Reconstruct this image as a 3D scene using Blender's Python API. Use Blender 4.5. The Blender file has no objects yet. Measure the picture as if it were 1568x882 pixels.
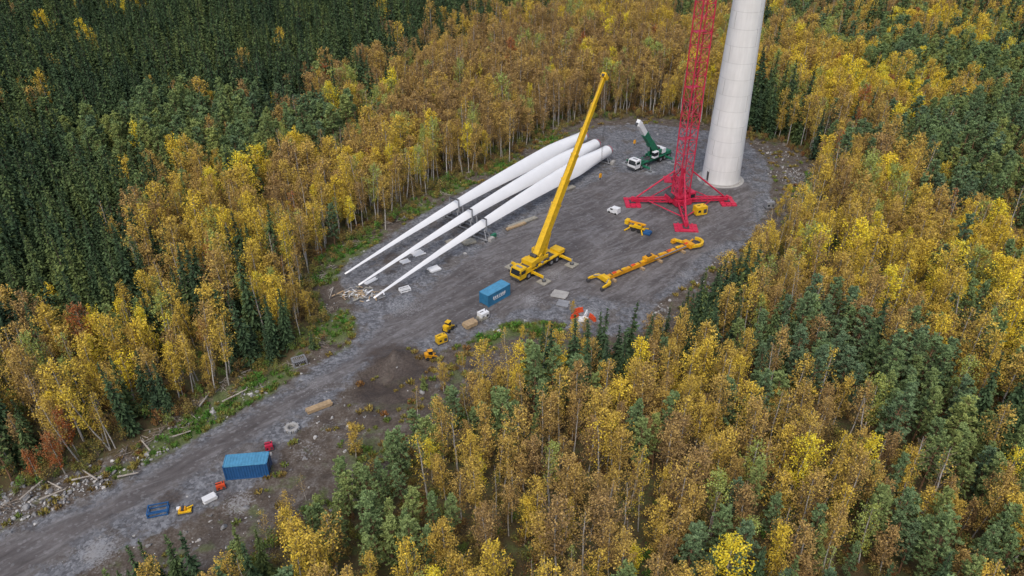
import bpy, math, random
import numpy as np
from mathutils import Vector, Matrix
random.seed(7)
RNG = np.random.default_rng(11)
TH = math.radians(32.5); FPX = 1150.0; CH = 80.0
ST, CT = math.sin(TH), math.cos(TH)

# site survey: plan position (m) of a point seen on the aerial survey plate, at elevation z
def W(px, py, z=0.0):
    a = (px-784)/FPX; b = (441-py)/FPX
    d = (a, CT+b*ST, -ST+b*CT)
    t = (z-CH)/d[2]
    return (d[0]*t, d[1]*t, z)
def WP(lst): return np.array([W(*p)[:2] for p in lst])

scene = bpy.context.scene
# ---------------------------------------------------------------- materials
def new_mat(name):
    m = bpy.data.materials.new(name); m.use_nodes = True
    nt = m.node_tree; nt.nodes.clear()
    return m, nt
def N(nt, t, **kw):
    n = nt.nodes.new(t)
    for k, v in kw.items(): setattr(n, k, v)
    return n
def setin(nt, sock, v):
    if isinstance(v, bpy.types.NodeSocket): nt.links.new(v, sock)
    elif isinstance(v, (tuple, list)) and len(v) == 3 and sock.type == 'RGBA': sock.default_value = (*v, 1)
    else: sock.default_value = v
def math_(nt, op, a, b=0.0, c=None, clamp=False):
    n = N(nt, 'ShaderNodeMath', operation=op, use_clamp=clamp)
    setin(nt, n.inputs[0], a); setin(nt, n.inputs[1], b)
    if c is not None: setin(nt, n.inputs[2], c)
    return n.outputs[0]
def mix(nt, f, a, b, mode='MIX'):
    n = N(nt, 'ShaderNodeMix', data_type='RGBA', blend_type=mode)
    setin(nt, n.inputs[0], f); setin(nt, n.inputs[6], a); setin(nt, n.inputs[7], b)
    return n.outputs[2]
def ramp(nt, f, stops):
    n = N(nt, 'ShaderNodeValToRGB'); cr = n.color_ramp
    while len(cr.elements) < len(stops): cr.elements.new(0.5)
    for e, (p, c) in zip(cr.elements, stops):
        e.position = p; e.color = (*c, 1)
    setin(nt, n.inputs[0], f); return n.outputs[0]
def noise(nt, vec, scale, detail=4, rough=0.6, dist=0.0):
    n = N(nt, 'ShaderNodeTexNoise'); n.inputs['Scale'].default_value = scale
    n.inputs['Detail'].default_value = detail; n.inputs['Roughness'].default_value = rough
    n.inputs['Distortion'].default_value = dist
    nt.links.new(vec, n.inputs['Vector']); return n.outputs[0]
def smooth(nt, v, a, b):
    n = N(nt, 'ShaderNodeMapRange', interpolation_type='SMOOTHSTEP')
    setin(nt, n.inputs[0], v); n.inputs[1].default_value = a; n.inputs[2].default_value = b
    return n.outputs[0]

def paint(name, col, rough=0.45, var=0.25, scale=1.2, metallic=0.0, dirt=0.25):
    m, nt = new_mat(name)
    tc = N(nt, 'ShaderNodeTexCoord').outputs['Object']
    n1 = noise(nt, tc, scale, 5, 0.65); n2 = noise(nt, tc, scale*9, 3, 0.6)
    dark = tuple(c*(1-var) for c in col)
    c = mix(nt, smooth(nt, n1, 0.3, 0.7), dark, col)
    f = math_(nt, 'MULTIPLY', smooth(nt, n2, 0.5, 0.75), dirt)
    c = mix(nt, f, c, (0.13, 0.11, 0.09))
    p = N(nt, 'ShaderNodeBsdfPrincipled'); setin(nt, p.inputs['Base Color'], c)
    p.inputs['Roughness'].default_value = rough; p.inputs['Metallic'].default_value = metallic
    b = N(nt, 'ShaderNodeBump'); b.inputs['Strength'].default_value = 0.15; b.inputs['Distance'].default_value = 0.02
    nt.links.new(n2, b.inputs['Height']); nt.links.new(b.outputs[0], p.inputs['Normal'])
    o = N(nt, 'ShaderNodeOutputMaterial'); nt.links.new(p.outputs[0], o.inputs[0])
    return m
YEL = paint('yellow_paint', (0.86, 0.52, 0.012), 0.4)
YEL2 = paint('yellow_orange_paint', (0.82, 0.38, 0.012), 0.45)
RED = paint('red_paint', (0.62, 0.025, 0.075), 0.45)
GRN = paint('green_paint', (0.02, 0.19, 0.10), 0.4)
WHT = paint('white_paint', (0.80, 0.81, 0.82), 0.4, 0.08, 0.5, dirt=0.08)
BLADE = paint('blade_gelcoat', (0.82, 0.83, 0.84), 0.35, 0.07, 0.15, dirt=0.02)
BLU = paint('blue_container_paint', (0.018, 0.11, 0.30), 0.5)
TEAL = paint('light_blue_container_paint', (0.03, 0.19, 0.36), 0.5)
ROOFB = paint('lighter_blue_roof_paint', (0.09, 0.32, 0.52), 0.6)  # container tops and top rails, a lighter blue than the walls
BLK = paint('black_rubber', (0.02, 0.02, 0.021), 0.8)
DGR = paint('dark_grey_steel', (0.07, 0.07, 0.075), 0.5)
GRY = paint('grey_steel', (0.30, 0.31, 0.33), 0.5)
GLS = paint('dark_glass', (0.02, 0.025, 0.03), 0.08, dirt=0.0)
WOOD = paint('timber', (0.50, 0.36, 0.21), 0.8, 0.35, 2.0)
WOODG = paint('weathered_timber', (0.38, 0.36, 0.30), 0.85, 0.35, 2.0)
ORG = paint('orange_red_plastic', (0.75, 0.09, 0.02), 0.5)
CONB = paint('concrete_block', (0.42, 0.41, 0.39), 0.85)

def leaf_mat(name, stops, lo=0.45, hi=1.25):
    m, nt = new_mat(name)
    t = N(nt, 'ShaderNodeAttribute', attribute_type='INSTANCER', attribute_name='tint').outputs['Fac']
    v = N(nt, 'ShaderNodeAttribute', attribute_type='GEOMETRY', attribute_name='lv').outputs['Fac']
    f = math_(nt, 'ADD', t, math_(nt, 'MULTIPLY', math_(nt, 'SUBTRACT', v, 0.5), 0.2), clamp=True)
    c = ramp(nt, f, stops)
    br = math_(nt, 'MULTIPLY_ADD', v, hi-lo, lo)  # random leaf tone, plus crown shade painted in: darker inside and low
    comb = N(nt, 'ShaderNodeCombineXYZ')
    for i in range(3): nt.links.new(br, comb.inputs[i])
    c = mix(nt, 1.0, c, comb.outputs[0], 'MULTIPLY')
    d = N(nt, 'ShaderNodeBsdfDiffuse'); setin(nt, d.inputs[0], c)
    o = N(nt, 'ShaderNodeOutputMaterial'); nt.links.new(d.outputs[0], o.inputs[0])
    return m
BIRCHL = leaf_mat('birch_autumn_leaves', [(0.0, (0.44, 0.13, 0.04)), (0.08, (0.29, 0.19, 0.095)), (0.30, (0.43, 0.29, 0.10)),
                  (0.52, (0.56, 0.40, 0.08)), (0.74, (0.72, 0.54, 0.06)), (0.88, (0.88, 0.70, 0.05)), (1.0, (0.32, 0.38, 0.11))], .45, 1.3)
SPRL = leaf_mat('spruce_needles', [(0.0, (0.045, 0.075, 0.044)), (0.5, (0.070, 0.112, 0.052)), (1.0, (0.14, 0.18, 0.06))], .5, 1.35)
PINL = leaf_mat('pine_needles', [(0.0, (0.125, 0.19, 0.110)), (0.5, (0.175, 0.25, 0.105)), (1.0, (0.28, 0.32, 0.10))], .4, 1.35)
SHRL = leaf_mat('shrub_leaves', [(0.0, (0.32, 0.15, 0.06)), (0.3, (0.28, 0.20, 0.08)), (0.5, (0.36, 0.28, 0.08)), (0.7, (0.20, 0.25, 0.07)), (1.0, (0.10, 0.25, 0.045))])
BIRB = paint('birch_bark', (0.60, 0.57, 0.52), 0.8, 0.5, 3.0, dirt=0.6)
TWIG = paint('twig_bark', (0.22, 0.17, 0.13), 0.9)
SPRB = paint('spruce_bark', (0.12, 0.09, 0.07), 0.9)
PINB = paint('pine_bark', (0.28, 0.16, 0.09), 0.9)
DEADW = paint('dead_wood', (0.44, 0.40, 0.35), 0.9, 0.4)
ROCKM, nt = new_mat('blasted_rock')
tc = N(nt, 'ShaderNodeTexCoord').outputs['Object']
rn = N(nt, 'ShaderNodeAttribute', attribute_type='INSTANCER', attribute_name='tint').outputs['Fac']
c = ramp(nt, rn, [(0.0, (0.12, 0.118, 0.12)), (0.6, (0.26, 0.26, 0.265)), (1.0, (0.56, 0.55, 0.53))])
c = mix(nt, smooth(nt, noise(nt, tc, 3, 5), 0.45, 0.75), c, (0.13, 0.12, 0.105))
p = N(nt, 'ShaderNodeBsdfPrincipled'); setin(nt, p.inputs['Base Color'], c); p.inputs['Roughness'].default_value = 0.9
o = N(nt, 'ShaderNodeOutputMaterial'); nt.links.new(p.outputs[0], o.inputs[0])

# concrete tower
TOWM, nt = new_mat('tower_concrete')
geo = N(nt, 'ShaderNodeTexCoord').outputs['Object']
sep = N(nt, 'ShaderNodeSeparateXYZ'); nt.links.new(geo, sep.inputs[0])
mp = N(nt, 'ShaderNodeMapping'); mp.inputs['Scale'].default_value = (1, 1, 0.12); nt.links.new(geo, mp.inputs[0])
streak = noise(nt, mp.outputs[0], 1.1, 5, 0.6); blot = noise(nt, geo, 0.25, 4, 0.6)
zr_ = math_(nt, 'DIVIDE', sep.outputs[2], 3.8)
ring = math_(nt, 'FLOOR', zr_)
wn = N(nt, 'ShaderNodeTexWhiteNoise', noise_dimensions='1D'); nt.links.new(ring, wn.inputs['W'])
c = mix(nt, smooth(nt, streak, 0.3, 0.75), (0.72, 0.72, 0.71), (0.82, 0.82, 0.805))
c = mix(nt, math_(nt, 'MULTIPLY', smooth(nt, blot, 0.4, 0.8), 0.4), c, (0.62, 0.615, 0.59))
c = mix(nt, math_(nt, 'MULTIPLY', wn.outputs[0], 0.10), c, (0.5, 0.5, 0.49))
jf = math_(nt, 'ABSOLUTE', math_(nt, 'SUBTRACT', math_(nt, 'FRACT', math_(nt, 'ADD', zr_, 0.5)), 0.5))
c = mix(nt, math_(nt, 'SUBTRACT', 0.28, math_(nt, 'MULTIPLY', smooth(nt, jf, 0.008, 0.024), 0.28)), c, (0.3, 0.3, 0.29))
p = N(nt, 'ShaderNodeBsdfPrincipled'); setin(nt, p.inputs['Base Color'], c); p.inputs['Roughness'].default_value = 0.8
o = N(nt, 'ShaderNodeOutputMaterial'); nt.links.new(p.outputs[0], o.inputs[0])

# ---------------------------------------------------------------- mesh builder
class MB:
    def __init__(s): s.v = []; s.f = []; s.m = []; s.mats = []
    def mi(s, mat):
        if mat not in s.mats: s.mats.append(mat)
        return s.mats.index(mat)
    def add(s, vs, fs, mat):
        o = len(s.v); k = s.mi(mat)
        s.v += [tuple(v) for v in vs]
        for f in fs: s.f.append(tuple(i+o for i in f)); s.m.append(k)
    def box(s, c, d, mat, rz=0.0, taper=1.0):
        hx, hy, hz = d[0]/2, d[1]/2, d[2]/2
        vs = []
        cz, sz = math.cos(rz), math.sin(rz)
        for z in (-1, 1):
            t = taper if z > 0 else 1
            for x, y in ((-1, -1), (1, -1), (1, 1), (-1, 1)):
                X, Y = x*hx*t, y*hy*t
                vs.append((c[0]+X*cz-Y*sz, c[1]+X*sz+Y*cz, c[2]+z*hz))
        s.add(vs, [(3, 2, 1, 0), (4, 5, 6, 7), (0, 1, 5, 4), (1, 2, 6, 5), (2, 3, 7, 6), (3, 0, 4, 7)], mat)
    def beam(s, a, b, w, h, mat, w2=None, h2=None):
        a = Vector(a); b = Vector(b); d = (b-a).normalized()
        up = Vector((0, 0, 1)) if abs(d.z) < 0.98 else Vector((1, 0, 0))
        x = d.cross(up).normalized(); y = x.cross(d).normalized()
        w2 = w if w2 is None else w2; h2 = h if h2 is None else h2
        vs = []
        for q, ww, hh in ((a, w, h), (b, w2, h2)):
            for i, j in ((-1, -1), (1, -1), (1, 1), (-1, 1)):
                vs.append(q + x*i*ww/2 + y*j*hh/2)
        s.add(vs, [(3, 2, 1, 0), (4, 5, 6, 7), (0, 1, 5, 4), (1, 2, 6, 5), (2, 3, 7, 6), (3, 0, 4, 7)], mat)
    def cyl(s, a, b, r0, mat, r1=None, n=8, caps=True):
        a = Vector(a); b = Vector(b); d = (b-a).normalized()
        up = Vector((0, 0, 1)) if abs(d.z) < 0.98 else Vector((1, 0, 0))
        x = d.cross(up).normalized(); y = d.cross(x).normalized()
        r1 = r0 if r1 is None else r1
        vs = []
        for q, r in ((a, r0), (b, r1)):
            for i in range(n):
                t = 2*math.pi*i/n; vs.append(q + x*math.cos(t)*r + y*math.sin(t)*r)
        fs = [(i, (i+1) % n, n+(i+1) % n, n+i) for i in range(n)]
        if caps: fs += [tuple(range(n-1, -1, -1)), tuple(range(n, 2*n))]
        s.add(vs, fs, mat)
    def mesh(s, name, smooth_=False):
        me = bpy.data.meshes.new(name); me.from_pydata(s.v, [], s.f)
        for m in s.mats: me.materials.append(m)
        me.polygons.foreach_set('material_index', s.m)
        if smooth_: me.polygons.foreach_set('use_smooth', [True]*len(me.polygons))
        me.update(); return me
    def obj(s, name, parent=None, bevel=0.0, smooth_=False):
        ob = bpy.data.objects.new(name, s.mesh(name, smooth_)); scene.collection.objects.link(ob)
        if parent: ob.parent = parent
        if bevel:
            b = ob.modifiers.new('bevel', 'BEVEL'); b.width = bevel; b.segments = 2; b.limit_method = 'ANGLE'
        return ob
def empty(name, loc, rz=0.0):
    e = bpy.data.objects.new(name, None); e.empty_display_size = 1
    e.location = loc; e.rotation_euler = (0, 0, rz); scene.collection.objects.link(e); return e

# ---------------------------------------------------------------- numpy helpers
LAT = np.random.default_rng(5).random((8, 256, 256))
def vnoise(x, y, scale, k=0):
    u = np.asarray(x)/scale+1000.37*(k+1); v = np.asarray(y)/scale+713.1*(k+1)
    i = np.floor(u).astype(int); j = np.floor(v).astype(int); fu = u-i; fv = v-j
    fu = fu*fu*(3-2*fu); fv = fv*fv*(3-2*fv); L = LAT[k % 8]
    g = lambda a, b: L[a % 256, b % 256]
    return (g(i, j)*(1-fu)+g(i+1, j)*fu)*(1-fv)+(g(i, j+1)*(1-fu)+g(i+1, j+1)*fu)*fv
def sdf(x, y, poly):
    d = np.full(x.shape, 1e9); ins = np.zeros(x.shape, bool); n = len(poly)
    for i in range(n):
        ax, ay = poly[i]; bx, by = poly[(i+1) % n]
        ex, ey = bx-ax, by-ay; L = ex*ex+ey*ey
        t = np.clip(((x-ax)*ex+(y-ay)*ey)/L, 0, 1)
        d = np.minimum(d, np.hypot(x-ax-t*ex, y-ay-t*ey))
        c = ((ay > y) != (by > y))
        if ey != 0: ins ^= c & (x < (y-ay)/ey*ex+ax)
    return np.where(ins, d, -d)

TRACK = WP([(-120, 880), (-60, 850), (0, 829), (70, 804), (150, 772), (220, 732), (290, 690), (380, 638), (450, 598), (505, 566), (545, 545), (572, 510), (600, 482), (645, 452), (690, 415), (740, 378), (800, 342), (850, 308), (900, 282), (945, 262), (1000, 268), (1060, 262), (1150, 280), (1155, 330), (1125, 365), (1075, 390), (1040, 425), (1000, 462), (960, 470), (900, 452), (860, 462), (800, 472), (740, 487), (690, 503), (640, 522), (590, 538), (545, 566), (490, 602), (430, 645), (350, 696), (280, 740), (200, 782), (120, 828), (60, 872), (0, 905), (-60, 940), (-120, 975)])
GRAV = WP([(-120, 865), (-60, 838), (0, 814), (60, 792), (140, 760), (210, 720), (290, 676), (380, 624), (450, 581), (500, 549), (533, 532), (548, 512), (545, 490), (537, 470), (532, 452), (522, 436), (518, 420), (535, 400), (580, 372), (640, 332), (700, 298), (760, 268), (830, 232), (880, 204), (930, 192), (1000, 190), (1080, 200), (1140, 215), (1172, 242), (1182, 280), (1175, 320), (1160, 355), (1130, 385), (1095, 400), (1065, 430), (1030, 450), (1000, 470), (985, 510), (900, 515), (850, 492), (800, 490), (760, 500), (715, 522), (670, 540), (625, 532), (585, 548), (550, 572), (530, 592), (510, 618), (470, 650), (440, 680), (400, 735), (340, 770), (270, 805), (200, 835), (150, 860), (100, 905), (0, 970), (-120, 1050)])
CLEAR = WP([(-200, 815), (0, 748), (60, 734), (130, 712), (200, 688), (250, 653), (300, 615), (340, 592), (400, 568), (450, 548), (480, 520), (490, 490), (470, 460), (475, 425), (500, 395), (560, 355), (640, 308), (700, 275), (780, 238), (860, 195), (900, 180), (960, 176), (1040, 180), (1090, 190), (1160, 210), (1215, 225), (1250, 258), (1242, 300), (1200, 358), (1158, 402), (1105, 452), (1055, 505), (1010, 540), (960, 560), (850, 562), (750, 590), (700, 630), (640, 690), (570, 745), (490, 800), (415, 860), (300, 915), (180, 955), (120, 985), (0, 1060), (-200, 1190)])
HEAP = W(603, 546); PIT = W(588, 580); HEAP2 = W(640, 585); HEAP3 = W(560, 640)
def height(x, y, sg):
    o = np.clip((-sg-0.5)/14, 0, 1); o = o*o*(3-2*o)
    e = np.clip(-sg/3, 0, 1)
    h = o*((vnoise(x, y, 60, 1)-0.5)*3.0+(vnoise(x, y, 17, 2)-0.5)*1.2)
    h += e*((vnoise(x, y, 2.6, 3)-0.5)*0.7+(vnoise(x, y, 1.1, 4)-0.5)*0.35) - 0.25*e
    h += np.clip(sg, 0, 1)*(vnoise(x, y, 6, 5)-0.5)*0.10
    for c_, am, ra in ((HEAP, 1.6, 2.4), (PIT, -1.2, 2.8), (HEAP2, 1.0, 2.4), (HEAP3, .8, 2)):
        h += am*np.exp(-((x-c_[0])**2+(y-c_[1])**2)/ra**2)*np.clip(-sg/1.2, 0, 1)*(0.7+0.6*vnoise(x, y, 1.3, 6))
    return h
def hz(x, y):
    a = np.array([float(x)]); b = np.array([float(y)])
    return float(height(a, b, sdf(a, b, GRAV))[0])

xs = np.unique(np.concatenate([[-4000, -2500, -1500, -900, -600, -450], np.arange(-370, 371, 7.0), np.arange(-95, 82, .5), [450, 600, 900, 1500, 2500, 4000]]))
ys = np.unique(np.concatenate([[-3000, -1000, -300, -100, -20], np.arange(0, 560, 7.0), np.arange(44, 232, .5), [650, 800, 1100, 1700, 2600, 4000, 6000]]))
GX, GY = np.meshgrid(xs, ys); gx = GX.ravel(); gy = GY.ravel()
s_tr = sdf(gx, gy, TRACK); s_gr = sdf(gx, gy, GRAV); s_cl = sdf(gx, gy, CLEAR)
gz = height(gx, gy, s_gr)
def blobs(x, y, lst):
    r = np.zeros(x.shape)
    for px, py, rad, w in lst:
        c = W(px, py); r = np.maximum(r, w*np.exp(-((x-c[0])**2+(y-c[1])**2)/rad**2))
    return r
MUD = [(600, 548, 4.5, 1.2), (590, 580, 4.5, 1.3), (615, 568, 4.5, 1.2), (560, 600, 3, .9), (620, 600, 4, 1), (600, 620, 3, .8), (500, 640, 2.5, .6), (1000, 320, 6, .45), (262, 762, 2, .8), (600, 395, 5, .6), (700, 345, 6, .6), (780, 300, 6, .55), (640, 350, 4, .5), (910, 210, 6, .5), (885, 350, 5, .4), (350, 760, 2, .6), (845, 270, 5, .5), (740, 330, 5, .5), (420, 690, 2, .5), (560, 640, 3, .7), (440, 720, 2, .5), (920, 300, 4, .45), (1060, 370, 4, .45), (860, 380, 3, .45), (330, 820, 3, .5), (200, 800, 1.5, .5), (300, 790, 1.5, .5), (700, 440, 3, .4), (960, 400, 3, .4)]
PALE = [(150, 845, 3, 1), (365, 770, 2.5, .9), (815, 460, 3, .8), (850, 420, 3, .7), (620, 470, 5, .7), (480, 590, 5, .5), (1140, 250, 5, .6), (900, 480, 4, .8), (470, 690, 3, .6), (1100, 380, 4, .6), (1050, 420, 3, .7), (500, 655, 3, .5), (660, 440, 5, .35), (560, 448, 3, .8), (330, 700, 2, .5), (800, 420, 2.5, .6), (930, 470, 3, .6), (230, 800, 2, .5), (20, 785, 5, .55), (80, 770, 4, .55), (150, 745, 3, .5), (1210, 270, 6, .5)]
GREENB = [(395, 592, 4, 1), (310, 645, 4, 1), (270, 672, 3.5, 1), (355, 612, 3.5, 1), (510, 500, 5, .9), (525, 385, 6, .9), (780, 500, 3.5, 1), (745, 515, 3, .9), (830, 505, 3.5, .9), (560, 365, 4, .7), (690, 285, 6, .7), (760, 250, 8, .7), (840, 212, 7, .6), (640, 318, 5, .7), (430, 570, 3, .8), (240, 690, 2.5, .8), (500, 420, 4, .7), (560, 690, 4, .5), (1230, 300, 4, .4), (300, 665, 2, 1), (370, 600, 3, 1), (190, 720, 2, .6)]
mud = blobs(gx, gy, MUD); pale = blobs(gx, gy, PALE); green = blobs(gx, gy, GREENB)

def quads_idx(nx, ny):
    a = (np.arange(ny-1)[:, None]*nx+np.arange(nx-1)[None, :]).ravel()
    return np.stack([a, a+1, a+1+nx, a+nx], 1)
Q = quads_idx(len(xs), len(ys))
def grid_mesh(name, V, F, attrs, mat):
    me = bpy.data.meshes.new(name)
    me.vertices.add(len(V)); me.vertices.foreach_set('co', V.astype(np.float32).ravel())
    me.loops.add(F.size); me.loops.foreach_set('vertex_index', F.astype(np.int32).ravel())
    me.polygons.add(len(F)); me.polygons.foreach_set('loop_start', np.arange(0, F.size, 4, dtype=np.int32))
    me.polygons.foreach_set('use_smooth', np.ones(len(F), bool))
    me.update(calc_edges=True); me.validate()
    for k, v in attrs.items():
        a = me.attributes.new(k, 'FLOAT', 'POINT'); a.data.foreach_set('value', v.astype(np.float32))
    me.materials.append(mat)
    ob = bpy.data.objects.new(name, me); scene.collection.objects.link(ob); return ob

GM, nt = new_mat('site_ground')
pos = N(nt, 'ShaderNodeNewGeometry').outputs['Position']
A = lambda n: N(nt, 'ShaderNodeAttribute', attribute_type='GEOMETRY', attribute_name=n).outputs['Fac']
def stretched(rot, sx, sy):
    m1 = N(nt, 'ShaderNodeMapping'); m1.inputs['Rotation'].default_value = (0, 0, math.radians(rot)); nt.links.new(pos, m1.inputs[0])
    m2 = N(nt, 'ShaderNodeMapping'); m2.inputs['Scale'].default_value = (sx, sy, 1); nt.links.new(m1.outputs[0], m2.inputs[0]); return m2.outputs[0]
nb = noise(nt, pos, 0.09, 5, 0.6); nm = noise(nt, pos, 0.55, 6, 0.65); nf = noise(nt, pos, 3.0, 5, 0.7); nff = noise(nt, pos, 9, 3, 0.7)
vor = N(nt, 'ShaderNodeTexVoronoi'); vor.inputs['Scale'].default_value = 2.6; nt.links.new(pos, vor.inputs['Vector'])
vsep = N(nt, 'ShaderNodeSeparateColor'); nt.links.new(vor.outputs['Color'], vsep.inputs[0]); vr = vsep.outputs[0]
forest = ramp(nt, math_(nt, 'MULTIPLY_ADD', nf, 0.5, math_(nt, 'MULTIPLY', nm, 0.5)), [(0.3, (0.035, 0.03, 0.016)), (0.48, (0.10, 0.072, 0.032)), (0.58, (0.075, 0.09, 0.03)), (0.72, (0.20, 0.14, 0.055))])
soil = ramp(nt, math_(nt, 'MULTIPLY_ADD', nf, 0.5, math_(nt, 'MULTIPLY', nm, 0.5)), [(0.34, (0.036, 0.027, 0.021)), (0.48, (0.088, 0.068, 0.052)), (0.56, (0.13, 0.112, 0.096)), (0.68, (0.26, 0.25, 0.24))])
grav = ramp(nt, math_(nt, 'ADD', math_(nt, 'MULTIPLY_ADD', nff, 0.3, math_(nt, 'MULTIPLY', nm, 0.5)), math_(nt, 'MULTIPLY', vr, 0.22)), [(0.34, (0.062, 0.063, 0.069)), (0.5, (0.125, 0.129, 0.142)), (0.70, (0.26, 0.27, 0.29))])
stk = noise(nt, stretched(-52, 0.09, 0.9), 1.0, 5, 0.6, 0.6)
trk = ramp(nt, math_(nt, 'ADD', math_(nt, 'MULTIPLY', nb, 0.42), math_(nt, 'MULTIPLY_ADD', nm, 0.2, math_(nt, 'MULTIPLY', stk, 0.38))), [(0.38, (0.060, 0.052, 0.051)), (0.5, (0.112, 0.101, 0.100)), (0.61, (0.178, 0.170, 0.172))])
sd_t = A('track'); ruts = math_(nt, 'SINE', math_(nt, 'ADD', math_(nt, 'MULTIPLY', sd_t, 3.2), math_(nt, 'MULTIPLY', nb, 9)))
rutm = math_(nt, 'MULTIPLY', smooth(nt, ruts, 0.3, 1.0), math_(nt, 'MULTIPLY', smooth(nt, noise(nt, pos, 0.22, 3), 0.42, 0.58), 0.38))
rutm = math_(nt, 'MULTIPLY', rutm, math_(nt, 'SUBTRACT', 1.0, smooth(nt, sd_t, 4.0, 7.0)))
trk = mix(nt, rutm, trk, (0.05, 0.045, 0.042))
# turning marks and damp patches left by the machines
arc = noise(nt, stretched(-35, 0.07, 0.45), 1.0, 6, 0.62, 1.8)
trk = mix(nt, math_(nt, 'MULTIPLY', smooth(nt, arc, 0.54, 0.60), 0.45), trk, (0.20, 0.195, 0.20))
trk = mix(nt, math_(nt, 'MULTIPLY', smooth(nt, math_(nt, 'SUBTRACT', 1.0, arc), 0.55, 0.62), 0.5), trk, (0.056, 0.049, 0.046))
trk = mix(nt, math_(nt, 'MULTIPLY', smooth(nt, vr, 0.88, 0.95), 0.22), trk, (0.30, 0.30, 0.31))
jit = math_(nt, 'MULTIPLY', math_(nt, 'SUBTRACT', nm, 0.5), 8.0)
jit2 = math_(nt, 'MULTIPLY', math_(nt, 'SUBTRACT', nf, 0.5), 3)
J = math_(nt, 'ADD', jit, jit2)
cl_f = smooth(nt, math_(nt, 'ADD', A('clear'), J), -1.0, 1.5)
gr_f = smooth(nt, math_(nt, 'ADD', A('gravel'), math_(nt, 'MULTIPLY', J, 0.6)), -0.6, 0.8)
tr_f = smooth(nt, math_(nt, 'ADD', sd_t, math_(nt, 'MULTIPLY', J, 0.5)), -0.9, 1.3)
c = mix(nt, cl_f, forest, soil)
gcol = ramp(nt, nf, [(0.3, (0.05, 0.07, 0.02)), (0.6, (0.12, 0.16, 0.045)), (0.8, (0.24, 0.22, 0.09))])
c = mix(nt, math_(nt, 'MULTIPLY', smooth(nt, math_(nt, 'ADD', A('green'), math_(nt, 'SUBTRACT', nm, 0.55)), 0.15, 0.5), 0.85), c, gcol)
c = mix(nt, math_(nt, 'MULTIPLY', smooth(nt, noise(nt, pos, 0.25, 5), 0.55, 0.68), 0.6), c, gcol)
c = mix(nt, gr_f, c, grav)
c = mix(nt, math_(nt, 'MULTIPLY', math_(nt, 'MULTIPLY', smooth(nt, noise(nt, pos, 0.18, 6, 0.7), 0.50, 0.60), gr_f), 0.6), c, soil)
c = mix(nt, math_(nt, 'MULTIPLY', tr_f, 0.92), c, trk)
c = mix(nt, math_(nt, 'MULTIPLY', smooth(nt, math_(nt, 'ADD', A('mud'), math_(nt, 'MULTIPLY', math_(nt, 'SUBTRACT', nm, 0.5), 1.4)), 0.3, 0.7), 0.8), c, mix(nt, smooth(nt, nf, 0.35, 0.65), (0.034, 0.025, 0.020), (0.080, 0.058, 0.044)))
c = mix(nt, math_(nt, 'MULTIPLY', smooth(nt, math_(nt, 'ADD', A('pale'), math_(nt, 'MULTIPLY', math_(nt, 'SUBTRACT', nf, 0.5), 2.6)), 0.45, 0.95), 0.6), c, (0.32, 0.325, 0.335))
p = N(nt, 'ShaderNodeBsdfPrincipled'); setin(nt, p.inputs['Base Color'], c)
setin(nt, p.inputs['Roughness'], math_(nt, 'MULTIPLY_ADD', A('mud'), -0.25, 0.9))
bh = math_(nt, 'ADD', math_(nt, 'MULTIPLY', nf, 0.6), math_(nt, 'MULTIPLY', vr, 0.4))
b = N(nt, 'ShaderNodeBump'); b.inputs['Strength'].default_value = 0.6; b.inputs['Distance'].default_value = 0.12
nt.links.new(bh, b.inputs['Height']); nt.links.new(b.outputs[0], p.inputs['Normal'])
o = N(nt, 'ShaderNodeOutputMaterial'); nt.links.new(p.outputs[0], o.inputs[0])

V = np.stack([gx, gy, gz], 1)
attrs = dict(track=s_tr, gravel=s_gr, clear=s_cl, mud=mud, pale=pale, green=green)
grid_mesh('ground', V, Q, attrs, GM)
inside = (s_tr > 0.3)[Q].all(1)
cy = gy[Q].mean(1)
for nme, sel in (('gravel_road', inside & (cy < 112)), ('gravel_pad', inside & (cy >= 112))):
    F = Q[sel]; u, inv = np.unique(F, return_inverse=True)
    VV = V[u].copy(); VV[:, 2] += 0.03
    grid_mesh(nme, VV, inv.reshape(F.shape), {k: v[u] for k, v in attrs.items()}, GM)

# ---------------------------------------------------------------- tree prototypes
def tree_mesh(name, wood, woodmat, leaf, lv, leafmat, twig=None):
    nv = len(wood.v); n = len(leaf)
    vs = wood.v + [tuple(p) for p in leaf.reshape(-1, 3)]
    fs = wood.f + [(nv+4*i, nv+4*i+1, nv+4*i+2, nv+4*i+3) for i in range(n)]
    me = bpy.data.meshes.new(name); me.from_pydata(vs, [], fs)
    for m in wood.mats: me.materials.append(m)
    me.materials.append(leafmat)
    me.polygons.foreach_set('material_index', wood.m+[len(wood.mats)]*n)
    a = me.attributes.new('lv', 'FLOAT', 'FACE')
    a.data.foreach_set('value', np.concatenate([np.zeros(len(wood.f)), lv]).astype(np.float32))
    me.update(); return me
def leaf_quads(rng, C, size, aspect=1.0, axis=None, flat=0.0):
    n = len(C); d = rng.normal(size=(n, 3))
    if axis is not None: d = d*0.35+axis
    d /= np.linalg.norm(d, axis=1)[:, None]+1e-9
    e = rng.normal(size=(n, 3)); e[:, 2] *= (1-flat)
    e -= (e*d).sum(1)[:, None]*d; e /= np.linalg.norm(e, axis=1)[:, None]+1e-9
    s = size[:, None]
    a = d*s*0.5*aspect; b = e*s*0.5
    return np.stack([C-a, C-b*0.9+a*0.1, C+a, C+b*0.9-a*0.1], 1)
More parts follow.
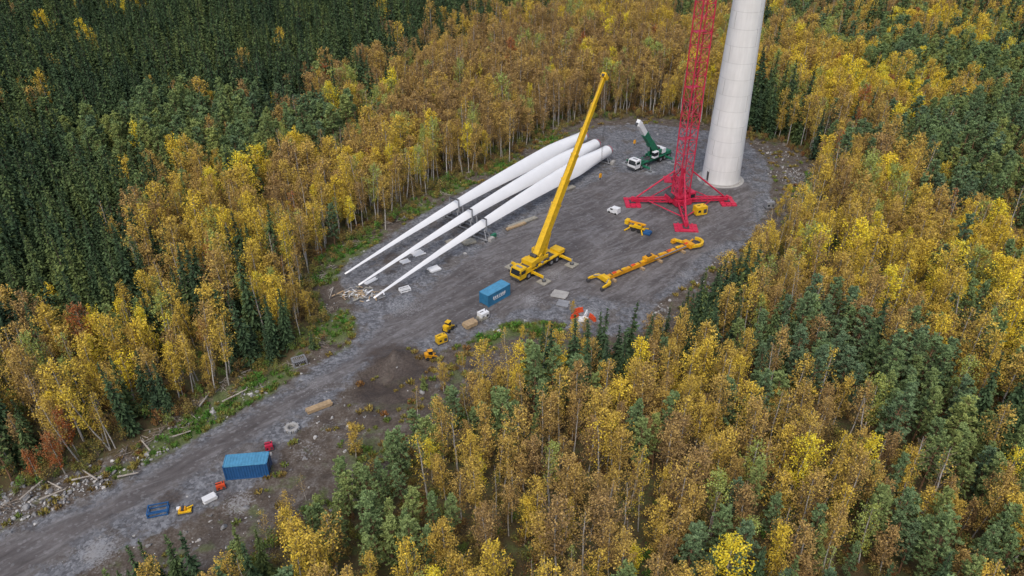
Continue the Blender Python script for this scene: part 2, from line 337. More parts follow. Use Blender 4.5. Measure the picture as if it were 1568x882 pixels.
def trunk(mb, rng, H, r, mat, bend=0.3, n=6):
    pts = [Vector((0, 0, -0.5))]
    ang = rng.random()*6.28
    for i in range(1, n+1):
        t = i/n; k = bend*math.sin(t*2.2)
        pts.append(Vector((math.cos(ang)*k+rng.normal()*0.05, math.sin(ang)*k+rng.normal()*0.05, H*t)))
    for i in range(n):
        mb.cyl(pts[i], pts[i+1], r*(1-i/n)**0.8+0.02, mat, r*(1-(i+1)/n)**0.8+0.015, 6, False)
    def at(t):
        u = max(0, min(n-1e-6, t*n)); i = int(u); return pts[i].lerp(pts[i+1], u-i)
    return at
def birch(i, H=14, R=2.1, start=0.28, nb=44, dens=16, sz=0.21, gap=.12):
    rng = np.random.default_rng(100+i); mb = MB()
    at = trunk(mb, rng, H, 0.13, BIRB, 0.5)
    C = []; L = []; AX = []
    for k in range(nb):
        t = start+(0.97-start)*((k+rng.random())/nb); u = (t-start)/(1-start)
        prof = (math.sin(math.pi*min(1, u**0.8*0.88+0.12)))**0.7
        ln = (R*0.95*prof*(0.4+0.85*rng.random())+0.2)
        az = k*2.4+rng.normal()*0.5; up = 0.6+0.75*rng.random()
        a = at(t); b = a+Vector((math.cos(az)*ln, math.sin(az)*ln, ln*up))
        if b.z > H+.5: b.z = H+.5
        mb.cyl(a, b, 0.035, TWIG, 0.012, 3, False)
        cs = rng.random()
        if rng.random() < gap: continue
        for q in range(4):
            s = 0.25+0.8*(q+rng.random()*0.8)/4
            if rng.random() < gap: continue
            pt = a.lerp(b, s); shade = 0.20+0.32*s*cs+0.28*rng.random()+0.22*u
            m = int(dens*(0.6+0.8*rng.random()))
            off = rng.normal(size=(m, 3))*np.array([0.22, 0.22, 0.34])*(0.7+0.5*prof); off[:, 2] -= 0.1
            C.append(np.array(pt)+off); L.append(np.clip(shade+rng.normal(size=m)*0.2, 0, 1))
    C = np.concatenate(C); L = np.concatenate(L)
    AX = np.tile([0, 0, 0.3], (len(C), 1))+rng.normal(size=(len(C), 3))*0.6
    return tree_mesh('birch_tree_mesh', mb, BIRB, leaf_quads(rng, C, sz*(0.6+0.7*rng.random(len(C))), 1.3, AX), L, BIRCHL)
def spruce(i, H=16, R=2.2, sz=1.0):
    rng = np.random.default_rng(300+i); mb = MB()
    at = trunk(mb, rng, H, 0.17, SPRB, 0.08)
    C = []; AX = []; S = []; L = []; nl = int(H*1.9)
    for k in range(nl):
        t = 0.07+0.92*(k/(nl-1)); nbr = 9 if t < 0.7 else 6
        for j in range(nbr):
            r = R*((1-t)**0.82)*(0.55+0.65*rng.random())+0.12
            az = rng.random()*6.283; tz = t*H+rng.normal()*0.15
            droop = -0.28-0.25*rng.random() if t < 0.85 else 0.4
            m = max(2, int(r*5.0)); s = (np.arange(m)+rng.random(m))/m
            px = np.cos(az)*r*s; py = np.sin(az)*r*s; pz = tz+droop*r*s**1.2+0.12*r*s**3
            side = rng.normal(size=m)*0.20*(0.3+0.7*r/R)*(1.1-s)
            px += -np.sin(az)*side; py += np.cos(az)*side
            C.append(np.stack([px, py, pz], 1))
            AX.append(np.tile([math.cos(az), math.sin(az), droop*0.9], (m, 1)))
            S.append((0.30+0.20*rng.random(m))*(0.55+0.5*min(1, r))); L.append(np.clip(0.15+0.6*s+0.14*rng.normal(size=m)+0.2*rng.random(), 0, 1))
    C = np.concatenate(C); AX = np.concatenate(AX); S = np.concatenate(S); L = np.concatenate(L)
    q = leaf_quads(rng, C, S*1.0*sz, 1.9, AX, 0.5)
    return tree_mesh('spruce_tree_mesh', mb, SPRB, q, L, SPRL)
def pine(i, H=13.5, R=1.9, start=0.25):
    rng = np.random.default_rng(500+i); mb = MB()
    at = trunk(mb, rng, H, 0.15, PINB, 0.25)
    C = []; AX = []; L = []
    nb = 46
    for k in range(nb):
        t = start+(0.98-start)*((k+rng.random())/nb); u = (t-start)/(1-start)
        prof = (1-u)**0.6*min(1, 0.5+2.2*u)
        ln = R*prof*(0.5+0.75*rng.random())+0.2
        az = k*2.4+rng.normal()*0.5; up = 0.2+0.8*u+0.25*rng.random()
        a = at(t); b = a+Vector((math.cos(az)*ln, math.sin(az)*ln, ln*up))
        mb.cyl(a, b, 0.04, PINB, 0.015, 3, False)
        for q in range(5):
            s = 0.3+0.75*(q+rng.random())/5
            pt = np.array(a.lerp(b, s))+rng.normal(size=3)*0.15
            m = 13; dr = rng.normal(size=(m, 3)); dr[:, 2] = np.abs(dr[:, 2])*1.3; dr /= np.linalg.norm(dr, axis=1)[:, None]
            C.append(pt+dr*0.18*(0.6+0.6*rng.random((m, 1)))); AX.append(dr*1.2)
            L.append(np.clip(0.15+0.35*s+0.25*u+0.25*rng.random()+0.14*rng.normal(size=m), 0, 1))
    C = np.concatenate(C); AX = np.concatenate(AX); L = np.concatenate(L)
    q = leaf_quads(rng, C, 0.21*(0.7+0.6*rng.random(len(C))), 2.1, AX)
    return tree_mesh('pine_tree_mesh', mb, PINB, q, L, PINL)
def shrub(i, H=1.6, R=0.9, n=260):
    rng = np.random.default_rng(700+i); mb = MB(); C = []; L = []
    for k in range(9):
        az = rng.random()*6.28; b = Vector((math.cos(az)*R*rng.random(), math.sin(az)*R*rng.random(), H*(0.5+0.5*rng.random())))
        mb.cyl((0, 0, -0.1), b, 0.025, TWIG, 0.01, 3, False)
        m = n//9
        C.append(np.array(b)*(0.45+0.6*rng.random((m, 1)))+rng.normal(size=(m, 3))*0.2); L.append(np.clip(0.45+0.3*rng.normal()*0.6+rng.normal(size=m)*0.2, 0, 1))
    C = np.concatenate(C); L = np.concatenate(L); C[:, 2] = np.abs(C[:, 2])
    return tree_mesh('shrub_mesh', mb, TWIG, leaf_quads(rng, C, 0.17*(0.7+0.7*rng.random(len(C)))), L, SHRL)
def tuft(i):
    rng = np.random.default_rng(800+i); mb = MB(); mb.cyl((0, 0, -.1), (0, 0, .1), 0.01, TWIG, None, 3, False)
    m = 46; az = rng.random(m)*6.28; r = rng.random(m)**.5*0.5; C = np.stack([np.cos(az)*r, np.sin(az)*r, 0.16+0.1*rng.random(m)], 1)
    AX = np.stack([np.cos(az)*.5, np.sin(az)*.5, np.ones(m)], 1)
    return tree_mesh('tuft_mesh', mb, TWIG, leaf_quads(rng, C, 0.14+0.1*rng.random(m), 2.6, AX), np.clip(rng.random(m), 0, 1), SHRL)
def rock(i):
    rng = np.random.default_rng(900+i); import bmesh
    bm = bmesh.new(); bmesh.ops.create_icosphere(bm, subdivisions=2, radius=0.5)
    pl = rng.normal(size=(9, 3)); pl /= np.linalg.norm(pl, axis=1)[:, None]; h = 0.22+0.2*rng.random(9)
    sc = np.array([1, 0.6+0.35*rng.random(), 0.45+0.3*rng.random()])
    for v in bm.verts:
        p = np.array(v.co)
        for a, b in zip(pl, h):
            d = p@a
            if d > b: p = p-a*(d-b)
        v.co = p*sc*1.3
    me = bpy.data.meshes.new('rock_mesh'); bm.to_mesh(me); bm.free(); me.materials.append(ROCKM); return me
def slash(i):
    rng = np.random.default_rng(950+i); mb = MB()
    for k in range(16):
        az = rng.random()*6.28; l = 0.4+1.3*rng.random(); c = rng.normal(size=2)*0.6; z = 0.05+0.3*rng.random()
        d = Vector((math.cos(az)*l/2, math.sin(az)*l/2, rng.normal()*0.12))
        cc = Vector((c[0], c[1], z)); mb.cyl(cc-d, cc+d, 0.03+0.04*rng.random(), DEADW if rng.random() < .5 else TWIG, 0.02, 4, False)
    return mb.mesh('slash_mesh')

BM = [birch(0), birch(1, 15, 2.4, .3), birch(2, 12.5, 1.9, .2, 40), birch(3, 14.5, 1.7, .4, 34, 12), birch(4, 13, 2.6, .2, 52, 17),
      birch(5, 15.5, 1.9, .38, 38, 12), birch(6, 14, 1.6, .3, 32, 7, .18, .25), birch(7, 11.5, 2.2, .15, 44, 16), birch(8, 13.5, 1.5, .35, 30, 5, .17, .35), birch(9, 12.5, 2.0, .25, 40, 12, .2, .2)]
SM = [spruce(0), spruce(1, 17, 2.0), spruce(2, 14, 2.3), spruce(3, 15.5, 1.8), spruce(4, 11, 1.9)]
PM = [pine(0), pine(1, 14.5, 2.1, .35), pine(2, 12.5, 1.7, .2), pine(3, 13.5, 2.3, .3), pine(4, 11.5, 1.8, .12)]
HM = [shrub(i, 1.2+0.5*i, 0.8+0.15*i) for i in range(4)]
UM = [tuft(i) for i in range(3)]
RM = [rock(i) for i in range(6)]
LM = [slash(i) for i in range(3)]

def scatter(name, meshes, P, rot, scl, idx, tint):
    col = bpy.data.collections.new(name+'_kinds')
    for i, me in enumerate(meshes):
        col.objects.link(bpy.data.objects.new('%s_kind_%02d' % (name, i), me))
    me = bpy.data.meshes.new(name); n = len(P)
    me.vertices.add(n); me.vertices.foreach_set('co', P.astype(np.float32).ravel())
    for nm_, ty, dat, key in (('rot', 'FLOAT_VECTOR', rot, 'vector'), ('scl', 'FLOAT_VECTOR', scl, 'vector'), ('idx', 'INT', idx, 'value'), ('tint', 'FLOAT', tint, 'value')):
        a = me.attributes.new(nm_, ty, 'POINT'); a.data.foreach_set(key, np.asarray(dat).astype(np.int32 if ty == 'INT' else np.float32).ravel())
    ob = bpy.data.objects.new(name, me); scene.collection.objects.link(ob)
    g = bpy.data.node_groups.new(name+'_scatter', 'GeometryNodeTree')
    g.interface.new_socket('Geometry', in_out='INPUT', socket_type='NodeSocketGeometry')
    g.interface.new_socket('Geometry', in_out='OUTPUT', socket_type='NodeSocketGeometry')
    gi = g.nodes.new('NodeGroupInput'); go = g.nodes.new('NodeGroupOutput'); ip = g.nodes.new('GeometryNodeInstanceOnPoints')
    ci = g.nodes.new('GeometryNodeCollectionInfo'); ci.inputs[0].default_value = col
    ci.inputs['Separate Children'].default_value = True; ci.inputs['Reset Children'].default_value = True
    def na(nm_, ty):
        q = g.nodes.new('GeometryNodeInputNamedAttribute'); q.data_type = ty; q.inputs[0].default_value = nm_; return q.outputs[0]
    e2r = g.nodes.new('FunctionNodeEulerToRotation')
    g.links.new(na('rot', 'FLOAT_VECTOR'), e2r.inputs[0])
    g.links.new(gi.outputs[0], ip.inputs['Points']); g.links.new(ci.outputs[0], ip.inputs['Instance'])
    ip.inputs['Pick Instance'].default_value = True
    g.links.new(na('idx', 'INT'), ip.inputs['Instance Index'])
    g.links.new(e2r.outputs[0], ip.inputs['Rotation']); g.links.new(na('scl', 'FLOAT_VECTOR'), ip.inputs['Scale'])
    g.links.new(ip.outputs[0], go.inputs[0])
    md = ob.modifiers.new('scatter', 'NODES'); md.node_group = g
    return ob

# ---------------------------------------------------------------- forest layout
def cand(sp, y0, y1):
    X, Y = np.meshgrid(np.arange(-420, 420, sp), np.arange(y0, y1, sp)); X = X.ravel(); Y = Y.ravel()
    X = X+RNG.uniform(-.48, .48, X.shape)*sp; Y = Y+RNG.uniform(-.48, .48, X.shape)*sp
    k = np.abs(X) < 0.71*(CT*Y+43)+14; return X[k], Y[k]
a = cand(2.7, 34, 260); b_ = cand(3.3, 260, 455)
X = np.concatenate([a[0], b_[0]]); Y = np.concatenate([a[1], b_[1]])
sc_ = sdf(X, Y, CLEAR)
k = sc_ < -0.3-1.2*RNG.random(X.shape)
k &= RNG.random(X.shape) < 0.64+0.6*vnoise(X, Y, 14, 0)
X = X[k]; Y = Y[k]; sc_ = sc_[k]
SPB = [(100, 60, 70, 1.15), (300, 50, 70, 1.2), (500, 50, 55, 1.2), (650, 10, 55, 1.05), (200, 110, 42, 1.1), (430, 110, 34, 1.05), (30, 300, 24, 1.1), (90, 370, 20, 1.0), (20, 220, 30, 1.05), (150, 430, 11, .95), (330, 430, 9, .8), (440, 490, 6, 1), (30, 500, 9, .9), (370, 500, 7, .9), (60, 640, 6, .8), (230, 590, 6, .9), (1170, 150, 17, 1.1), (1060, 180, 6, .8), (1100, 430, 6, 1.2), (1065, 480, 6.5, 1.2), (940, 540, 4, .8), (870, 555, 4, .7), (240, 850, 5, 1.4), (410, 845, 2.5, 1.3), (1400, 560, 5, .7), (1200, 520, 4, .8), (900, 130, 6, .6), (1330, 520, 5, .7), (960, 700, 3, .8), (1560, 640, 5, .9)]
PNB = [(300, 200, 20, 1.05), (400, 205, 14, 1), (150, 215, 18, 1), (480, 190, 10, 1), (600, 700, 9, .95), (550, 740, 8, .9), (640, 790, 8, .8), (790, 640, 5, .7), (700, 600, 4, .7), (1000, 630, 5, .7), (1210, 490, 8, .9), (1340, 540, 9, .85), (1450, 680, 9, .85), (1260, 800, 7, .8), (1100, 800, 5, .7), (1500, 260, 25, .85), (1430, 110, 26, .8), (1540, 200, 28, .85), (1480, 440, 14, .7), (1170, 610, 5, .7), (1520, 640, 7, .8), (1390, 790, 7, .8), (700, 830, 5, .7), (1330, 650, 5, .7), (870, 600, 5, .6)]
BIB = [(330, 330, 14, .9), (420, 320, 14, .8), (580, 270, 24, 1.1), (700, 240, 22, 1.2), (780, 130, 40, 1.2), (900, 80, 50, 1.2), (1010, 110, 30, 1.1), (650, 170, 14, .9), (1250, 130, 22, 1), (1340, 150, 22, .9), (1230, 350, 15, 1.2), (1330, 400, 20, 1.1), (1300, 290, 20, 1), (1450, 350, 14, .9), (430, 420, 8, .9), (240, 410, 6, .9), (100, 560, 9, .9), (140, 620, 7, .9), (270, 520, 7, .9), (1300, 680, 9, .9), (900, 740, 10, .9), (800, 830, 10, .9), (760, 700, 7, .9), (1200, 720, 8, .8), (1550, 460, 10, 1), (1080, 590, 6, .9), (140, 70, 4, 1.5), (195, 15, 5, 1.5), (65, 50, 5, 1.4), (405, 5, 5, 1.5), (480, 260, 14, .8), (1170, 470, 8, .8), (720, 570, 5, .9), (680, 560, 4, .8)]
def score(lst, kx):
    r = np.zeros(X.shape)
    for px, py, rad, w in lst:
        c = W(px, py, 8); r = np.maximum(r, w*np.exp(-((X-c[0])**2+(Y-c[1])**2)/(rad*1.15)**2))
    return r*.95+0.55*vnoise(X, Y, 8, kx)+0.60*RNG.random(X.shape)
S = np.stack([score(BIB, 5)+0.15, score(SPB, 6)-0.06, score(PNB, 7)+0.02])
spc = S.argmax(0)
def tfield(lst):
    r = np.zeros(X.shape)
    for px, py, rad, w in lst:
        c = W(px, py, 8); r += w*np.exp(-((X-c[0])**2+(Y-c[1])**2)/rad**2)
    return r
tb = 0.38+0.34*(vnoise(X, Y, 26, 2)-0.5)+0.30*(vnoise(X, Y, 8, 3)-0.5)+RNG.normal(size=X.shape)*0.13
tb += tfield([(760, 120, 50, -.10), (950, 60, 60, -.10), (1250, 130, 14, .3), (1335, 130, 14, .32), (1540, 110, 25, .3), (1450, 60, 30, .2), (1540, 460, 10, .35), (160, 490, 4, .5), (140, 75, 7, .5), (195, 15, 8, .5), (400, 5, 8, .5), (970, 575, 2.5, .5), (1080, 590, 4, .3), (430, 430, 5, .2), (1230, 350, 12, .14), (170, 290, 5, .5), (65, 50, 8, .3)])
tb = np.clip(tb, 0.15, 0.88)
r = RNG.random(X.shape); tb = np.where(r < 0.008, 0.0, tb); tb = np.where((r > 0.02) & (r < 0.05), 0.86, tb); tb = np.where((r > .06) & (r < .13), 1.0, tb)
zz = height(X, Y, sdf(X, Y, GRAV))
near = np.clip((Y-60)/160, 0, 1)
hs = (0.80+0.28*near)*(0.68+0.50*RNG.random(X.shape))
edge = np.clip(-sc_/6, 0, 1); hs *= 0.80+0.20*edge
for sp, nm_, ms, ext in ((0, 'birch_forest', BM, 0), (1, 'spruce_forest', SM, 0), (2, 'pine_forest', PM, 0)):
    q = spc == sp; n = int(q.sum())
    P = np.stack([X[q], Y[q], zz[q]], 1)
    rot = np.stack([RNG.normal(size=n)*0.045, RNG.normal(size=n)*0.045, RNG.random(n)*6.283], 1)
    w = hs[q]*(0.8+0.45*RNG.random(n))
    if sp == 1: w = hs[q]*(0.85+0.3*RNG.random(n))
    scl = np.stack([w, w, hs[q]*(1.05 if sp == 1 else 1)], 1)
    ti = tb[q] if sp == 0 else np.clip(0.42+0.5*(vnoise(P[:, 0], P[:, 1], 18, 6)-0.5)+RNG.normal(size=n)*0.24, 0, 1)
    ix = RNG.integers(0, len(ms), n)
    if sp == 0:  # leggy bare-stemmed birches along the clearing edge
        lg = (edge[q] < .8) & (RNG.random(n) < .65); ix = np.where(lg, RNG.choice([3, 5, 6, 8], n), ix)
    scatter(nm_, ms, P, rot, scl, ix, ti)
print('TREES', len(X))

def pts_in(n, x0, x1, y0, y1):
    return RNG.uniform(x0, x1, n), RNG.uniform(y0, y1, n)
def simple_scatter(name, meshes, x, y, s, tint, tilt=0.1, zo=0.0, flat=1.0):
    z = height(x, y, sdf(x, y, GRAV))+zo; n = len(x)
    rot = np.stack([RNG.normal(size=n)*tilt, RNG.normal(size=n)*tilt, RNG.random(n)*6.283], 1)
    scatter(name, meshes, np.stack([x, y, z], 1), rot, np.stack([s, s, s*flat], 1), RNG.integers(0, len(meshes), n), tint)
# undergrowth
x, y = pts_in(30000, -150, 140, 40, 240); c_ = sdf(x, y, CLEAR); g_ = sdf(x, y, GRAV)
k = (c_ < 2.0) & ((c_ > -14) | (y < 115)) & (g_ < -1) & (RNG.random(x.shape) < 0.6) & (np.abs(x) < .72*(CT*y+43)+8)
x = x[k]; y = y[k]; simple_scatter('undergrowth_shrubs', HM, x, y, 0.5+0.8*RNG.random(len(x)), np.clip(0.42+0.5*(vnoise(x, y, 9, 4)-.4)+RNG.normal(size=len(x))*.2, 0, 1))
x, y = pts_in(9000, -90, 60, 60, 220); g_ = sdf(x, y, GRAV); c_ = sdf(x, y, CLEAR)
k = (g_ < .3) & (c_ > -1) & (RNG.random(x.shape) < .22*blobs(x, y, GREENB))
x = x[k]; y = y[k]; simple_scatter('green_shrubs', HM, x, y, 0.3+0.4*RNG.random(len(x)), np.clip(.85+RNG.normal(size=len(x))*.15, 0, 1))
x, y = pts_in(60000, -100, 90, 44, 235); c_ = sdf(x, y, CLEAR); g_ = sdf(x, y, GRAV); gb = blobs(x, y, GREENB)
k = (g_ < -0.3) & (c_ > -3) & (RNG.random(x.shape) < np.clip(gb*1.4+0.8*(vnoise(x, y, 5, 1)-0.45), 0.03, 1)*0.6)
x = x[k]; y = y[k]; simple_scatter('grass_tufts', UM, x, y, 0.6+0.9*RNG.random(len(x)), np.clip(0.5+0.45*blobs(x, y, GREENB)+RNG.normal(size=len(x))*.18, 0, 1))
# rocks
ROCKB = [(20, 790, 5, 1), (40, 775, 5, 1), (80, 770, 4, 1), (110, 752, 4, 1), (160, 742, 4, 1), (215, 705, 3, .9), (130, 725, 3, .8), (180, 725, 3, .9), (250, 690, 2.5, .8), (290, 655, 3, .7), (390, 606, 2.5, 1), (420, 590, 2, .6), (1225, 275, 5, 1), (1190, 262, 6, .9), (1200, 235, 6, .6), (550, 455, 3, .9), (320, 640, 3, .7), (350, 622, 2, .7), (1060, 430, 4, .8), (1010, 465, 4, .9), (860, 490, 4, .8), (990, 490, 3, .9), (460, 690, 4, .5), (380, 790, 4, .6), (300, 830, 4, .6), (340, 800, 4, .6), (500, 645, 4, .5), (900, 505, 4, .8), (530, 480, 2.5, .7), (460, 555, 3, .5), (240, 690, 3, .6), (650, 600, 5, .4), (1170, 235, 4, .5), (0, 770, 5, 1), (0, 800, 5, 1), (560, 650, 4, .4), (1100, 395, 3, .5), (1220, 300, 4, .7)]
BANK = [(-20, 790, 5, 1), (10, 780, 4, 1), (45, 775, 4, 1), (80, 765, 3.5, 1), (115, 752, 3.5, 1), (150, 742, 3, 1), (185, 722, 2.5, 1), (215, 705, 2, 1), (385, 607, 2, 1), (245, 692, 2, .8), (330, 635, 1.6, .8), (1222, 272, 4, 1), (1000, 478, 2.5, .9), (545, 452, 2, .9)]
x, y = pts_in(80000, -110, 95, 44, 220); c_ = sdf(x, y, CLEAR); g_ = sdf(x, y, GRAV); t_ = sdf(x, y, TRACK); rb = blobs(x, y, ROCKB); mk = 1-np.clip(blobs(x, y, MUD[:6])*1.4, 0, .9)
pr = np.where(g_ < 0.6, 0.025+0.75*rb**1.5+0.07*np.exp(-(g_/1.2)**2), np.where(t_ < -.3, 0.03+0.2*rb, 0.0))*mk
k = (c_ > -2.5) & (RNG.random(x.shape) < pr)
x = x[k]; y = y[k]; n = len(x); sz = np.clip(0.27*np.exp(RNG.normal(size=n)*0.55), 0.1, 1.0)*np.where(g_[k] < 0, 1.2, 0.75)
simple_scatter('rock_rubble', RM, x, y, sz, np.clip(0.1+RNG.random(n)*.9, 0, 1), 0.5)
x, y = pts_in(110000, -110, 95, 44, 220); c_ = sdf(x, y, CLEAR); g_ = sdf(x, y, GRAV); rb = blobs(x, y, BANK)
k = (g_ < -.4) & (c_ > -3) & (RNG.random(x.shape) < 0.9*np.clip(rb-.12, 0, 1))
x = x[k]; y = y[k]; n = len(x)
simple_scatter('rock_bank', RM, x, y, np.clip(0.34*np.exp(RNG.normal(size=n)*0.5), 0.15, 1.2), np.clip(0.25+RNG.random(n)*.8, 0, 1), 0.6, 0.12)
x, y = pts_in(14000, -110, 90, 50, 220); c_ = sdf(x, y, CLEAR); g_ = sdf(x, y, GRAV); mk = blobs(x, y, MUD[:6])
k = (g_ < -1.2) & (c_ > -2) & (c_ < 3.5) & (mk < .15) & (RNG.random(x.shape) < 0.13)
x = x[k]; y = y[k]; simple_scatter('brushwood_debris', LM, x, y, 0.6+0.7*RNG.random(len(x)), RNG.random(len(x)))

# individually placed edge trees
def tree(name, me, px, py, s, tint, tilt=0.0, wd_=1.0):
    w = W(px, py); z = hz(w[0], w[1])
    ob = bpy.data.objects.new(name, me); ob.location = (w[0], w[1], z); ob.scale = (s*wd_, s*wd_, s)
    ob.rotation_euler = (random.uniform(-.03, .03), tilt, random.random()*6.28); ob['tint'] = float(tint); scene.collection.objects.link(ob)
for px, py, s, t, k, tl in [(430, 512, .95, .6, 4, 0), (168, 688, .85, .62, 5, -.2), (350, 588, .85, .5, 5, -.08), (295, 600, .8, .45, 3, -.1), (876, 484, .30, .42, 7, 0), (240, 505, .85, .58, 1, 0), (160, 590, .8, .85, 4, 0), (60, 735, .55, .0, 7, 0), (100, 725, .6, .0, 4, 0), (895, 520, .35, .4, 4, 0), (1020, 560, .5, .35, 7, 0), (640, 640, .45, .35, 6, 0), (545, 700, .5, .45, 4, 0), (590, 350, .9, .4, 3, 0), (780, 245, 1, .35, 5, 0), (1205, 222, 1., .45, 3, 0), (1225, 228, 1, .5, 5, 0), (970, 600, .45, .85, 7, 0), (1190, 335, .5, .55, 7, 0), (1200, 320, .55, .6, 2, 0), (1150, 390, .45, .45, 7, 0), (840, 520, .35, .5, 2, 0), (800, 525, .3, .6, 7, 0), (710, 570, .35, .4, 9, 0), (445, 805, .5, .4, 9, 0), (410, 835, .45, .45, 6, 0), (470, 770, .4, .4, 8, 0), (680, 600, .45, .45, 4, 0), (905, 570, .45, .5, 4, 0), (120, 705, .8, .5, 6, .12), (330, 600, .8, .4, 8, .05), (1240, 245, .95, .5, 5, .05)]:
    tree('birch_tree', BM[k], px, py, s, t, tl)
for px, py, s, t, k in [(1070, 520, .66, .4, 0), (1112, 455, .55, .5, 3), (1140, 440, .42, .5, 2), (1045, 500, .45, .35, 2), (975, 570, .42, .4, 2), (930, 575, .42, .5, 4), (890, 575, .4, .3, 4), (440, 525, .55, .2, 2), (408, 515, .6, .4, 3), (215, 925, .42, .45, 2), (245, 935, .5, .5, 4), (190, 900, .3, .6, 4), (275, 930, .45, .4, 4), (412, 900, .5, .4, 4), (650, 600, .3, .95, 4), (800, 590, .34, .5, 4), (765, 590, .34, .4, 4), (1005, 570, .36, .6, 2), (480, 535, .35, .5, 4), (230, 905, .35, .6, 4), (260, 915, .4, .5, 2), (860, 580, .36, .45, 4), (990, 545, .3, .5, 4), (1085, 500, .5, .4, 2)]:
    tree('spruce_tree', SM[k], px, py, s, t, 0, 1.2)
for px, py, s, t, k in [(690, 660, .6, .5, 0), (600, 720, .6, .4, 2), (570, 800, .7, .5, 3), (530, 770, .6, .6, 0), (500, 840, .6, .45, 2)]:
    tree('pine_tree', PM[k], px, py, s, t)
for px, py, px2, py2 in [(95, 748, 75, 738), (305, 622, 322, 600), (230, 690, 215, 672), (60, 765, 92, 752), (180, 730, 205, 725), (480, 470, 520, 468), (150, 735, 130, 722), (260, 670, 285, 662), (510, 440, 500, 470), (30, 765, 50, 748), (110, 735, 140, 728), (340, 615, 370, 600)]:
    a = Vector(W(px, py, 0.4)); b = Vector(W(px2, py2, 0.6)); d = (b-a).normalized()*random.uniform(2.5, 4.5)
    mb = MB(); mb.cyl(a, a+d, 0.15, DEADW, 0.08, 7)
    for q in range(5):
        s0 = a+d*random.uniform(.2, .95); mb.cyl(s0, s0+Vector((random.uniform(-.5, .5), random.uniform(-.5, .5), random.uniform(.1, .5))), .03, DEADW, .015, 4)
    mb.obj('fallen_log')

# ---------------------------------------------------------------- wind turbine tower
tp = W(1108, 283); TX, TY = tp[0], tp[1]+3.6
tw = empty('wind_turbine_tower', (TX, TY, 0))
mb = MB(); n = 64; hgt = 112; ring = 3.8
def tr_(z): return 4.75-z*(4.75-3.53)/45 if z < 45 else max(2.2, 3.53-(z-45)*0.02)
zs = []; rs = []
z = 0.0
while z < hgt:
    for dz, dr in ((0.05, 0), (ring-0.05, 0), (ring-0.045, -0.035), (ring+0.045, -0.035)):
        zs.append(z+dz); rs.append(tr_(z+dz)+dr)
    z += ring
vs = []; fs = []
for z, r_ in zip(zs, rs):
    for i in range(n):
        t = 2*math.pi*i/n; vs.append((math.cos(t)*r_, math.sin(t)*r_, z))
for j in range(len(zs)-1):
    for i in range(n): fs.append((j*n+i, j*n+(i+1) % n, (j+1)*n+(i+1) % n, (j+1)*n+i))
fs.append(tuple(range((len(zs)-1)*n, len(zs)*n)))
mb.add(vs, fs, TOWM); mb.obj('concrete_shaft', tw)
mb = MB()
for j in range(int(hgt/ring)):
    off = (j % 2)*math.pi/2
    for q in range(2):
        t = off+q*math.pi+0.6; z0 = j*ring+0.1; z1 = (j+1)*ring-0.1
        mb.beam((math.cos(t)*(tr_(z0)-.005), math.sin(t)*(tr_(z0)-.005), z0), (math.cos(t)*(tr_(z1)-.005), math.sin(t)*(tr_(z1)-.005), z1), .06, .06, CONB)
mb.obj('segment_joints', tw)
mb = MB(); mb.cyl((0, 0, -0.2), (0, 0, 0.14), 5.9, CONB, 5.85, 64); mb.cyl((0, 0, 0.142), (0, 0, 0.35), 5.15, CONB, 5.1, 64); mb.obj('foundation_ring', tw)
mb = MB(); t = math.radians(-150); dv = Vector((math.cos(t), math.sin(t), 0))
c0 = dv*4.72; sd = Vector((-dv.y, dv.x, 0))
mb.beam(c0+Vector((0, 0, 0.9)), c0+Vector((0, 0, 3.1)), 1.1, 0.25, DGR); mb.beam(c0+dv*0.9+Vector((0, 0, .75)), c0+dv*.1+Vector((0, 0, .75)), 1.6, 0.1, GRY)
for i in range(4): mb.beam(c0+dv*(1.0+i*.28)+Vector((0, 0, .62-i*.15)), c0+dv*(1.25+i*.28)+Vector((0, 0, .62-i*.15)), 1.2, 0.06, GRY)
mb.obj('door_and_steps', tw)

# ---------------------------------------------------------------- red lattice crane
LC = W(1040, 311); lc = empty('lattice_tower_crane', (LC[0], LC[1], 0), math.radians(20))
mb = MB(); hs_ = 1.5; bay = 3.0
cor = [(-hs_, -hs_), (hs_, -hs_), (hs_, hs_), (-hs_, hs_)]
z0 = 1.2; k = 0
while z0 < 100:
    z1 = z0+bay
    for i in range(4):
        a = cor[i]; b = cor[(i+1) % 4]
        mb.cyl((*a, z0), (*a, z1), 0.15, RED, None, 6, False)
        mb.cyl((*a, z0), (*b, z1), 0.055, RED, None, 5, False)
        mb.cyl((*b, z0), (*a, z1), 0.055, RED, None, 5, False)
        mb.cyl((*a, z1), (*b, z1), 0.08, RED, None, 5, False)
    if k % 4 == 0: mb.box((0, .6, z1), (2.6, 1.3, 0.05), RED)
    mb.cyl((0.35, 0.9, z0), (0.35, 0.9, z1), .04, DGR, None, 4, False); mb.cyl((-.05, 0.9, z0), (-.05, 0.9, z1), .04, DGR, None, 4, False)
    for q in range(6): mb.cyl((-.05, .9, z0+q*.5), (.35, .9, z0+q*.5), .03, DGR, None, 4, False)
    z0 = z1; k += 1
mb.obj('lattice_mast', lc)
mb = MB(); mb.box((0, 0, 1.0), (4.2, 4.2, 1.4), RED); mb.box((0, 0, 2.2), (3.4, 3.4, .5), RED); mb.cyl((0, 0, 1.7), (0, 0, 9), .45, RED, None, 10)
ends = []
iv = lc.rotation_euler.z
for px, py in ((968, 311), (1050, 350), (1112, 309), (1032, 276)):
    w = Vector(W(px, py))-Vector(LC); v = Vector((w.x*math.cos(-iv)-w.y*math.sin(-iv), w.x*math.sin(-iv)+w.y*math.cos(-iv), 0)); ends.append(v)
